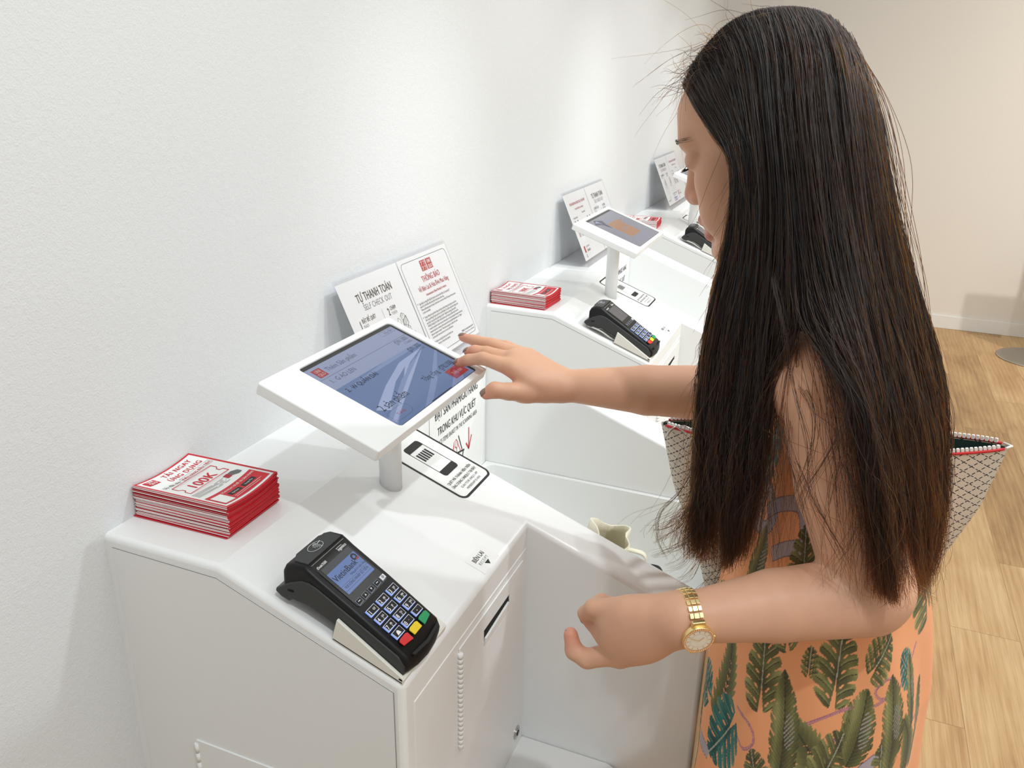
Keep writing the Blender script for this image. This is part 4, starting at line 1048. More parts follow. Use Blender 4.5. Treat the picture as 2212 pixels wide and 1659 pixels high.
def tote_in_bin():
    root = thing('canvas_tote_bag', 'crumpled cream canvas bag in the scanning bin, just showing over the side panel', 'bag')
    rings = []
    cx, cy = 0.495, 0.665
    for k, z in enumerate(np.linspace(0.502, 0.705, 12)):
        t = k / 11; ring_ = []
        for i in range(36):
            a = 2 * math.pi * i / 36
            rx = 0.070 - 0.036 * t + 0.006 * math.sin(3 * a + 4 * t) + 0.004 * math.sin(7 * a + 9 * t)
            ry = 0.060 - 0.020 * t + 0.006 * math.sin(2 * a + 5 * t + 1)
            dz = (0.012 * math.sin(2 * a + 0.6) - 0.016 * math.cos(a)) * t ** 3
            ring_.append((cx + rx * math.cos(a) + 0.006 * math.sin(6 * t), cy + ry * math.sin(a), z + dz))
        rings.append(ring_)
    lofted(rings, 'body', M['canvas'], root, solid=0.002)
    mb = MB(); pts = []
    for q in np.linspace(0, math.pi, 14):
        pts.append((0.540 + 0.022 * math.cos(q), 0.655 + 0.004 * math.sin(3 * q), 0.662 + 0.022 * math.sin(q)))
    for w in (-0.004, 0.004):
        pass
    V = []; 
    for p in pts: V += [(p[0], p[1] - 0.006, p[2]), (p[0], p[1] + 0.006, p[2]), (p[0], p[1] + 0.006, p[2] + 0.0022), (p[0], p[1] - 0.006, p[2] + 0.0022)]
    F = []
    for k in range(len(pts) - 1):
        for j in range(4):
            j2 = (j + 1) % 4; F.append((4 * k + j, 4 * k + j2, 4 * k + 4 + j2, 4 * k + 4 + j))
    mb.add(V, F, 0, True).build('strap', M['canvas'], root, fix=True)
tote_in_bin()
_r = []
for k, t in enumerate(np.linspace(0, 1, 14)):
    a = t * math.pi / 2
    _r.append([(0.575 + 0.030 * math.cos(a) ** 0.6 * math.cos(q), 0.665 + 0.035 * math.cos(a) ** 0.6 * math.sin(q) * (1 + .1 * math.sin(3 * q)), 0.502 + 0.150 * math.sin(a) ** 0.8) for q in np.linspace(0, 2 * math.pi, 25)[:-1]] if t < .999 else
              [(0.575 + 0.004 * math.cos(q), 0.665 + 0.004 * math.sin(q), 0.652) for q in np.linspace(0, 2 * math.pi, 25)[:-1]])
tag(lofted(_r, 'black_pouch', M['black_cloth'], cap=True), 'small black cloth pouch beside the cream canvas bag in the bin', 'pouch')

sd = thing('sign_stand', 'brushed metal stand with a round flat base on the floor by the far wall', 'sign stand', (1.935, 4.64, 0))
MB().tube([(0, 0, 0.0), (0, 0, 0.006), (0, 0, 0.0085)], [0.195, 0.195, 0.188], 64).build('base', M['steel'], sd)
MB().tube([(0.24, 0, 0.004), (0.24, 0, 1.05)], 0.012, 20).build('pole', M['steel'], sd)
MB().box(0.018, 0.50, -0.022, -0.008, 0.05, 0.80).build('sign_board', M['powder'], sd, bevel=0.003, seg=2)

# ------------------------------------------------------------------ the woman: one continuous body surface grown from a distance field
GX0, GY0, GZ0 = 0.27, -0.03, 0.0
DX = 0.0026
NX, NY, NZ = int(0.80 / DX), int(0.66 / DX), int(1.585 / DX)
SDF = np.full((NX, NY, NZ), 0.05, np.float32)
def _box(lo, hi):
    a = np.maximum(((np.array(lo) - (GX0, GY0, GZ0)) / DX).astype(int), 0)
    b = np.minimum(((np.array(hi) - (GX0, GY0, GZ0)) / DX).astype(int) + 2, (NX, NY, NZ))
    if (b <= a).any(): return None
    X = (GX0 + DX * np.arange(a[0], b[0]))[:, None, None]; Y = (GY0 + DX * np.arange(a[1], b[1]))[None, :, None]; Z = (GZ0 + DX * np.arange(a[2], b[2]))[None, None, :]
    return (slice(a[0], b[0]), slice(a[1], b[1]), slice(a[2], b[2])), X, Y, Z
def smin(sl, d, k, sub=False):
    cur = SDF[sl]
    if sub: 
        d = -d; h = np.clip(0.5 - 0.5 * (cur - d) / k, 0, 1)
        SDF[sl] = (cur * (1 - h) + d * h + k * h * (1 - h)).astype(np.float32)
    else:
        h = np.clip(0.5 + 0.5 * (cur - d) / k, 0, 1)
        SDF[sl] = (cur * (1 - h) + d * h - k * h * (1 - h)).astype(np.float32)
def cone(p, q, r0, r1, k=0.01, sub=False, flat=None):
    p = np.array(p, float); q = np.array(q, float); pad = max(r0, r1) + 0.05
    B = _box(np.minimum(p, q) - pad, np.maximum(p, q) + pad)
    if B is None: return
    sl, X, Y, Z = B
    d = q - p; L2 = d @ d + 1e-12
    px, py, pz = X - p[0], Y - p[1], Z - p[2]
    t = np.clip((px * d[0] + py * d[1] + pz * d[2]) / L2, 0, 1)
    ex, ey, ez = px - t * d[0], py - t * d[1], pz - t * d[2]
    r = r0 + (r1 - r0) * t
    if flat is not None:                       # flatten along a unit direction by a factor
        n, s = np.array(flat[0], float), flat[1]
        c = ex * n[0] + ey * n[1] + ez * n[2]
        dist = np.sqrt(ex * ex + ey * ey + ez * ez + c * c * (s * s - 1)) - r
    else:
        dist = np.sqrt(ex * ex + ey * ey + ez * ez) - r
    smin(sl, dist, k, sub)
def chain(pts, rad, k=0.006, flat=None):
    for i in range(len(pts) - 1): cone(pts[i], pts[i + 1], rad[i], rad[i + 1], k, flat=flat)
def ellip(c, ax, rad, k=0.01, sub=False):      # ax: three unit rows
    c = np.array(c, float); ax = np.array(ax, float); pad = max(rad) + 0.04
    B = _box(c - pad, c + pad)
    if B is None: return
    sl, X, Y, Z = B
    P = (X - c[0], Y - c[1], Z - c[2])
    q = [(P[0] * a[0] + P[1] * a[1] + P[2] * a[2]) for a in ax]
    k0 = np.sqrt(sum((q[i] / rad[i]) ** 2 for i in range(3)))
    k1 = np.sqrt(sum((q[i] / rad[i] ** 2) ** 2 for i in range(3))) + 1e-9
    smin(sl, k0 * (k0 - 1) / k1, k, sub)
I3 = np.eye(3)
# head frame: forward, left, up
HF = np.array([-0.9172, 0.1859, -0.3523]); HU = np.array([-0.3453, 0.0700, 0.9359]); HS = np.array([-0.1987, -0.9801, 0.0])
HO = np.array([0.7255, 0.290, 1.449])
hd = lambda f, s, u: HO + f * HF + s * HS + u * HU
HA = (HF, HS, HU)

# torso and legs (mostly under the dress)
ellip((0.858, 0.335, 1.13), I3, (0.085, 0.135, 0.150), 0.03)
ellip((0.850, 0.335, 0.93), I3, (0.088, 0.125, 0.150), 0.04)
ellip((0.865, 0.335, 0.78), I3, (0.105, 0.145, 0.120), 0.04)
for sy in (-1, 1):
    cone((0.865, 0.335 + sy * 0.075, 0.76), (0.855, 0.335 + sy * 0.07, 0.44), 0.080, 0.052, 0.02)
    cone((0.855, 0.335 + sy * 0.07, 0.44), (0.875, 0.335 + sy * 0.075, 0.30), 0.050, 0.050, 0.02)
    cone((0.875, 0.335 + sy * 0.075, 0.30), (0.875, 0.335 + sy * 0.075, 0.07), 0.048, 0.030, 0.02)
    cone((0.895, 0.335 + sy * 0.075, 0.045), (0.755, 0.335 + sy * 0.085, 0.028), 0.030, 0.024, 0.02)
cone((0.826, 0.205, 1.235), (0.826, 0.465, 1.240), 0.052, 0.052, 0.03)      # shoulder girdle
# head (before the neck)
ellip(hd(-0.012, 0, 0.030), HA, (0.076, 0.068, 0.072), 0.01)
ellip(hd(0.034, 0, 0.040), HA, (0.0625, 0.060, 0.050), 0.02)
ellip(hd(0.031, 0, -0.034), HA, (0.0580, 0.056, 0.078), 0.02)
cone(hd(0.0800, -0.026, 0.019), hd(0.0800, 0.026, 0.019), 0.0125, 0.0125, 0.018)
for s in (-1, 1):
    cone(hd(0.010, s * 0.050, -0.060), hd(0.072, s * 0.016, -0.104), 0.020, 0.016, 0.02)
    ellip(hd(0.056, s * 0.038, -0.030), HA, (0.026, 0.024, 0.030), 0.014)
    ellip(hd(0.064, s * 0.028, -0.062), HA, (0.024, 0.022, 0.026), 0.014)
cone(hd(0.084, 0, -0.103), hd(0.082, 0, -0.107), 0.0125, 0.012, 0.014)
for s in (-1, 1):
    ellip(hd(0.1015, s * 0.034, -0.002), HA, (0.010, 0.016, 0.009), 0.016, sub=True)      # eye hollows
cone(hd(0.0900, 0, 0.006), hd(0.0995, 0, -0.034), 0.0078, 0.0110, 0.008)               # nose
cone(hd(0.1010, 0, -0.0345), hd(0.1005, 0, -0.0380), 0.0108, 0.0098, 0.006)
for s in (-1, 1):
    cone(hd(0.0945, s * 0.0115, -0.0395), hd(0.0880, s * 0.0125, -0.0400), 0.0080, 0.0072, 0.006)
    ellip(hd(0.0975, s * 0.0062, -0.0487), HA, (0.0042, 0.0028, 0.0032), 0.002, sub=True)
cone(hd(0.0905, -0.016, -0.070), hd(0.0970, 0, -0.0655), 0.0042, 0.0066, 0.006); cone(hd(0.0970, 0, -0.0655), hd(0.0905, 0.016, -0.070), 0.0066, 0.0042, 0.006)
cone(hd(0.0880, -0.014, -0.0775), hd(0.0935, 0, -0.0830), 0.0046, 0.0072, 0.005); cone(hd(0.0935, 0, -0.0830), hd(0.0880, 0.014, -0.0775), 0.0072, 0.0046, 0.005)
for s in (-1, 1):                                                                       # lids over downcast eyes
    ellip(hd(0.0770, s * 0.0325, -0.0010), HA, (0.0125, 0.0150, 0.0118), 0.004)
    ellip(hd(-0.012, s * 0.074, -0.012), HA, (0.015, 0.008, 0.030), 0.006)                # ears under the hair
cone(hd(-0.030, 0, -0.045), (0.828, 0.325, 1.235), 0.054, 0.058, 0.03)                   # neck
# left arm (nearest): shoulder, elbow, wrist
LS, LE, LW = np.array([0.812, 0.190, 1.228]), np.array([0.886, 0.162, 1.006]), np.array([0.712, 0.062, 0.9935])
ellip(LS + (0.002, 0.0, -0.008), I3, (0.056, 0.050, 0.058), 0.02)
chain([LS, LS * .5 + LE * .5 + (0.0, 0.0, 0.0), LE + (0.002, 0, 0.01)], [0.052, 0.049, 0.044], 0.008)
chain([LE, LE * .5 + LW * .5 + (0, 0, 0.002), LW], [0.0415, 0.0365, 0.0240], 0.004)
FZ = (0, 1, 0)
# left hand: back of the hand towards the camera, fingers relaxed and curled away
L_mcp = [np.array(p) for p in ((0.6500, 0.064, 0.9865), (0.6400, 0.062, 0.9680), (0.6380, 0.062, 0.9480), (0.6440, 0.064, 0.9290))]
for m_, r_ in zip(L_mcp, (0.0150, 0.0155, 0.0150, 0.0140)):
    cone(LW + (0.000, 0.002, (m_[2] - 0.965) * 0.30), m_ + (0.010, 0, 0), 0.0195, r_ + 0.001, 0.012)
ellip((0.669, 0.062, 0.965), ((0.985, 0, 0.17), (0, 1, 0), (-0.17, 0, 0.985)), (0.040, 0.0185, 0.0370), 0.010)
ellip((0.688, 0.072, 0.982), I3, (0.030, 0.016, 0.017), 0.012)
LFING = [   # index, middle, ring, pinky as joint positions
    ([(0.6480, 0.064, 0.9860), (0.6220, 0.066, 0.9775), (0.6115, 0.074, 0.9620), (0.6105, 0.082, 0.9500)], (0.0118, 0.0098, 0.0086, 0.0068)),
    ([(0.6380, 0.064, 0.9680), (0.6200, 0.080, 0.9660), (0.6200, 0.104, 0.9600), (0.6300, 0.114, 0.9500)], (0.0120, 0.0102, 0.0090, 0.0076)),
    ([(0.6370, 0.064, 0.9480), (0.6190, 0.082, 0.9480), (0.6200, 0.106, 0.9430), (0.6300, 0.115, 0.9350)], (0.0118, 0.0100, 0.0088, 0.0074)),
    ([(0.6430, 0.062, 0.9270), (0.6200, 0.059, 0.9160), (0.6045, 0.061, 0.9200), (0.5985, 0.065, 0.9375)], (0.0125, 0.0104, 0.0096, 0.0080))]
for P_, R_ in LFING: chain(P_, R_, 0.0035)
LTH = [(0.684, 0.080, 0.978), (0.660, 0.100, 0.966), (0.638, 0.106, 0.956), (0.624, 0.100, 0.946)]
chain(LTH, (0.0160, 0.0125, 0.0112, 0.0088), 0.005)
# right arm (further): reaching to the screen
RS, RE, RW = np.array([0.822, 0.492, 1.232]), np.array([0.700, 0.478, 1.085]), np.array([0.4615, 0.402, 1.0865])
ellip(RS + (0.0, 0.0, -0.006), I3, (0.055, 0.050, 0.056), 0.02)
chain([RS, RS * .5 + RE * .5, RE], [0.051, 0.046, 0.0415], 0.006)
chain([RE, RE * .5 + RW * .5 + (0, 0, -0.001), RW], [0.0410, 0.0355, 0.0215], 0.004)
cone(RW + (-0.004, 0.008, 0.002), RW + (0.004, -0.008, -0.002), 0.0190, 0.0200, 0.012)
R_mcp = [np.array(p) for p in ((0.3965, 0.3640, 1.1170), (0.3900, 0.3840, 1.1245), (0.3910, 0.4040, 1.1245), (0.4000, 0.4220, 1.1180))]
for m_, r_ in zip(R_mcp, (0.0128, 0.0125, 0.0120, 0.0112)):
    cone(RW + (-0.010, (m_[1] - 0.393) * 0.35, 0.003), m_ + (0.008, 0, -0.001), 0.0172, r_, 0.014)
ellip((0.428, 0.392, 1.104), ((0.93, 0.15, -0.33), (-0.15, 0.99, 0.03), (0.33, 0.02, 0.94)), (0.040, 0.040, 0.0175), 0.012)
cone((0.446, 0.378, 1.083), (0.424, 0.358, 1.084), 0.0170, 0.0145, 0.012)                 # ball of the thumb
RFING = [
    ([(0.3965, 0.3640, 1.1170), (0.3620, 0.3595, 1.1255), (0.3395, 0.3580, 1.1200), (0.3245, 0.3570, 1.1135)], (0.0115, 0.0092, 0.0084, 0.0068)),
    ([(0.3900, 0.3840, 1.1210), (0.3580, 0.3825, 1.1260), (0.3390, 0.3815, 1.1265), (0.3290, 0.3810, 1.1235)], (0.0118, 0.0096, 0.0086, 0.0070)),
    ([(0.3910, 0.4060, 1.1225), (0.3540, 0.4080, 1.1310), (0.3270, 0.4090, 1.1325), (0.3070, 0.4095, 1.1345)], (0.0112, 0.0092, 0.0082, 0.0068)),
    ([(0.4000, 0.4220, 1.1180), (0.3700, 0.4260, 1.1250), (0.3500, 0.4290, 1.1250), (0.3350, 0.4300, 1.1220)], (0.0100, 0.0082, 0.0074, 0.0062))]
for P_, R_ in RFING: chain(P_, R_, 0.0035)
RTH = [(0.4300, 0.3600, 1.0850), (0.4100, 0.3400, 1.0900), (0.3935, 0.3290, 1.0935), (0.3835, 0.3235, 1.0880)]
chain(RTH, (0.0150, 0.0118, 0.0112, 0.0084), 0.005)

def surface_nets():
    s = SDF < 0
    act = np.zeros((NX - 1, NY - 1, NZ - 1), bool)
    c = [s[i:NX - 1 + i, j:NY - 1 + j, k:NZ - 1 + k] for i in (0, 1) for j in (0, 1) for k in (0, 1)]
    anyv = c[0].copy(); allv = c[0].copy()
    for q in c[1:]: anyv |= q; allv &= q
    act = anyv & ~allv
    idx = np.argwhere(act)
    vid = np.full(act.shape, -1, np.int32); vid[act] = np.arange(len(idx))
    acc = np.zeros((len(idx), 3)); cnt = np.zeros(len(idx))
    corners = [(i, j, k) for i in (0, 1) for j in (0, 1) for k in (0, 1)]
    val = {q: SDF[idx[:, 0] + q[0], idx[:, 1] + q[1], idx[:, 2] + q[2]].astype(float) for q in corners}
    for q in corners:
        for ax in range(3):
            if q[ax] == 0:
                r = list(q); r[ax] = 1; r = tuple(r)
                a, b = val[q], val[r]; m = (a < 0) != (b < 0)
                t = np.where(m, a / np.where(m, a - b, 1), 0)
                p = np.array(q, float)[None, :].repeat(len(idx), 0); p[:, ax] += t
                acc[m] += p[m]; cnt[m] += 1
    V = (idx + acc / cnt[:, None]) * DX + (GX0, GY0, GZ0)
    F = []
    for ax in range(3):
        sl0 = [slice(None)] * 3; sl1 = [slice(None)] * 3
        sl0[ax] = slice(0, -1); sl1[ax] = slice(1, None)
        cr = s[tuple(sl0)] != s[tuple(sl1)]
        e = np.argwhere(cr)
        o1, o2 = [(a) for a in range(3) if a != ax]
        e = e[(e[:, o1] > 0) & (e[:, o2] > 0) & (e[:, o1] < act.shape[o1]) & (e[:, o2] < act.shape[o2])]
        q = []
        for d1, d2 in ((1, 1), (0, 1), (0, 0), (1, 0)):
            x = e.copy(); x[:, o1] -= d1; x[:, o2] -= d2; q.append(vid[x[:, 0], x[:, 1], x[:, 2]])
        q = np.stack(q, 1)
        inside = s[e[:, 0], e[:, 1], e[:, 2]]
        flip = inside if ax != 1 else ~inside
        q[~flip] = q[~flip][:, ::-1]
        F.append(q)
    F = np.concatenate(F); F = F[(F >= 0).all(1)]
    return V, F
BV, BF = surface_nets()
del SDF
def mesh_np(name, V, F, mats, smooth=True, midx=None):
    me = bpy.data.meshes.new(name)
    me.vertices.add(len(V)); me.vertices.foreach_set('co', np.asarray(V, np.float32).ravel())
    nf, k = F.shape
    me.loops.add(nf * k); me.loops.foreach_set('vertex_index', F.astype(np.int32).ravel())
    me.polygons.add(nf); me.polygons.foreach_set('loop_start', (np.arange(nf) * k).astype(np.int32))
    try: me.polygons.foreach_set('loop_total', np.full(nf, k, np.int32))
    except Exception: pass
    for m in mats: me.materials.append(m)
    if midx is not None: me.polygons.foreach_set('material_index', midx.astype(np.int32))
    me.update(calc_edges=True)
    me.polygons.foreach_set('use_smooth', [smooth] * nf)
    me.validate()
    return me
# smooth the grid stair pattern a little
_e = np.concatenate([BF[:, [0, 1]], BF[:, [1, 2]], BF[:, [2, 3]], BF[:, [3, 0]]])
for _it in range(3):
    _s = np.zeros_like(BV); _c = np.zeros(len(BV))
    for a, b in ((0, 1), (1, 0)):
        np.add.at(_s, _e[:, a], BV[_e[:, b]]); np.add.at(_c, _e[:, a], 1)
    BV = BV * 0.55 + 0.45 * _s / np.maximum(_c, 1)[:, None]

def skin_mat():
    m = mat('skin', srgb(216, 164, 132), 0.48, spec=0.35, sss=0.10)
    nt = m.node_tree; b = nt.nodes['Principled BSDF']; L = nt.links
    at = nt.nodes.new('ShaderNodeVertexColor'); at.layer_name = 'tint'
    tc = nt.nodes.new('ShaderNodeTexCoord')
    n = nt.nodes.new('ShaderNodeTexNoise'); n.inputs['Scale'].default_value = 55; n.inputs['Detail'].default_value = 3
    L.new(tc.outputs['Object'], n.inputs['Vector'])
    mr = nt.nodes.new('ShaderNodeMapRange'); mr.inputs[3].default_value = 0.94; mr.inputs[4].default_value = 1.06; L.new(n.outputs['Fac'], mr.inputs[0])
    mx = nt.nodes.new('ShaderNodeVectorMath'); mx.operation = 'MULTIPLY'
    cb = nt.nodes.new('ShaderNodeCombineXYZ'); [L.new(mr.outputs[0], cb.inputs[i]) for i in range(3)]
    L.new(at.outputs['Color'], mx.inputs[0]); L.new(cb.outputs[0], mx.inputs[1]); L.new(mx.outputs[0], b.inputs['Base Color'])
    n2 = nt.nodes.new('ShaderNodeTexNoise'); n2.inputs['Scale'].default_value = 900; L.new(tc.outputs['Object'], n2.inputs['Vector'])
    bp = nt.nodes.new('ShaderNodeBump'); bp.inputs['Strength'].default_value = 0.12; bp.inputs['Distance'].default_value = 0.0004
    L.new(n2.outputs['Fac'], bp.inputs['Height']); L.new(bp.outputs['Normal'], b.inputs['Normal'])
    return m
M['skin'] = skin_mat()
person = thing('person', 'woman with very long dark hair in an orange leaf print dress, touching the tablet', 'person', (0.86, 0.335, 0))
def adopt(o, parent=person):
    o.parent = parent
    o.matrix_parent_inverse = Matrix.Translation(-Vector((0.86, 0.335, 0))) if parent is person else Matrix.Identity(4)
    return o
bme = mesh_np('body', BV, BF, [M['skin']])
# natural skin tints: lips, fingertips, cheeks
base = np.array(srgb(219, 170, 140)[:3]); tint = np.tile(base, (len(BV), 1))
def blush(c, r, col, amt):
    d = np.linalg.norm(BV - np.array(c), axis=1); w = (np.clip(1 - d / r, 0, 1) ** 0.8 * amt)[:, None]
    tint[:] = tint * (1 - w) + np.array(srgb(*col)[:3]) * w
for f_, s_, u_ in ((0.1, 0, -0.0655), (0.096, 0, -0.083), (0.095, 0.009, -0.068), (0.093, 0.009, -0.081), (0.095, -0.009, -0.068), (0.093, -0.009, -0.081)):
    blush(hd(f_, s_, u_), 0.011, (196, 108, 108), 0.75)
blush(hd(0.108, 0, -0.036), 0.026, (206, 128, 108), 0.5)
blush(hd(0.075, 0.045, -0.03), 0.05, (218, 156, 132), 0.25)
for P_, R_ in LFING + RFING: blush(P_[-1], 0.022, (222, 140, 124), 0.7)
for t_ in (LTH, RTH): blush(t_[-1], 0.022, (222, 140, 124), 0.6)
for m_ in R_mcp[:1]: blush(m_ + (0.004, 0.0, -0.012), 0.022, (214, 136, 120), 0.6)
ca = bme.color_attributes.new('tint', 'FLOAT_COLOR', 'POINT')
ca.data.foreach_set('color', np.concatenate([tint, np.ones((len(BV), 1))], 1).astype(np.float32).ravel())
body = bpy.data.objects.new('body', bme); COL.objects.link(body); adopt(body)

# nails, brow and lashes
M['nail'] = mat('taupe_nail', srgb(142, 112, 98), 0.18, spec=0.6)
def nail(tip, prev, up, r, name='fingernail'):
    tip = np.array(tip, float); prev = np.array(prev, float); d = tip - prev; d /= np.linalg.norm(d)
    up = np.array(up, float); up -= d * (up @ d); up /= np.linalg.norm(up); sd_ = np.cross(d, up)
    rings = []
    for t in np.linspace(-0.45, 0.92, 7):
        row = []
        for a in np.linspace(-1, 1, 9):
            ang = a * 0.95; wdt = 1.0 - 0.12 * max(0, t - .6)
            rr = r * 1.05
            drop = 0.42 * max(0, t) ** 2
            row.append(tip + d * (t * r) + sd_ * (math.sin(ang) * rr * 0.86 * wdt) + up * ((math.cos(ang) - drop) * rr))
        rings.append(row)
    o = lofted(rings, name, M['nail'], None, closed=False, solid=0.0006)
    adopt(o)
nail(RFING[0][0][3], RFING[0][0][2], (0.2, -0.2, 1), 0.0068)
nail(RFING[1][0][3], RFING[1][0][2], (0.2, -0.1, 1), 0.0070)
nail(RFING[2][0][3], RFING[2][0][2], (0, 0, 1), 0.0068)
nail(RFING[3][0][3], RFING[3][0][2], (0, 0.1, 1), 0.0062)
nail(RTH[3], RTH[2], (-0.75, -0.5, 0.35), 0.0086)
nail(LFING[0][0][3], LFING[0][0][2], (-1, -0.5, -0.2), 0.0072)
nail(LFING[3][0][3], LFING[3][0][2], (-1, 0.2, 0.1), 0.0066)
nail(LTH[3], LTH[2], (-0.3, 0.5, 0.9), 0.0088)
nail(LFING[1][0][3], LFING[1][0][2], (0.2, 1, 0.1), 0.0076)
nail(LFING[2][0][3], LFING[2][0][2], (0.2, 1, 0.1), 0.0074)
M['hair_dark'] = mat('brow_hair', srgb(34, 26, 24), 0.5)
_loc = (BV - HO) @ np.stack([HF, HS, HU], 1)
_loc = _loc[(_loc[:, 0] > 0.04) & (np.abs(_loc[:, 1]) < 0.07) & (np.abs(_loc[:, 2]) < 0.06)]
def face_f(s_, u_):      # how far forward the skin is at this spot of the face
    d = (_loc[:, 1] - s_) ** 2 + (_loc[:, 2] - u_) ** 2
    k = np.argsort(d)[:40]; return float(_loc[k, 0].max())
M['brow'] = mat('soft_brow_hair', srgb(72, 54, 46), 0.6)
for s in (-1, 1):
    mb = MB(); rs = random.Random(4 + s)
    for k in range(120):
        t = rs.random(); u0 = 0.0195 + 0.004 * math.sin(t * 2.6) + rs.uniform(-.0024, .0024); s0 = s * (0.013 + 0.034 * t)
        p = hd(face_f(s0, u0) + 0.0002, s0, u0); s1, u1 = s0 + s * 0.0036, u0 + 0.0008 - 0.0018 * t
        q = hd(face_f(s1, u1) + 0.0004, s1, u1)
        mb.tube([p, (p + q) / 2 + HF * 0.0003, q], [0.00016, 0.00014, 0.00005], 4, caps=False)
    adopt(mb.build('eyebrow', M['brow']))
    mb = MB()
    _span = 0.027 if s > 0 else 0.022
    _tt = np.linspace(0, 1, 9); _ff = np.array([face_f(s * (0.021 + _span * t), -0.0050 - 0.0022 * math.sin(t * 3.1)) for t in _tt])
    _pf = np.polyfit(_tt, _ff, 3); lidf = lambda t: float(np.polyval(_pf, t))
    for k in range(30):
        t = k / 29; s0 = s * (0.021 + (0.027 if s > 0 else 0.022) * t); u0 = -0.0050 - 0.0022 * math.sin(t * 3.1)
        p = hd(lidf(t), s0, u0); q = p + (HF * 0.0030 - HU * 0.0026) * (0.75 if s > 0 else 0.55) + HS * s * (t - .35) * 0.005; r_ = q + HF * 0.0015 + HU * 0.0006
        mb.tube([p, q, r_], [0.00022, 0.00016, 0.00005], 4, caps=False)
    rim = [hd(lidf(t), s * (0.021 + _span * t), -0.0050 - 0.0022 * math.sin(t * 3.1)) for t in np.linspace(0, 1, 14)]
    mb.tube(rim, 0.00035, 5)
    adopt(mb.build('eyelashes', M['hair_dark']))

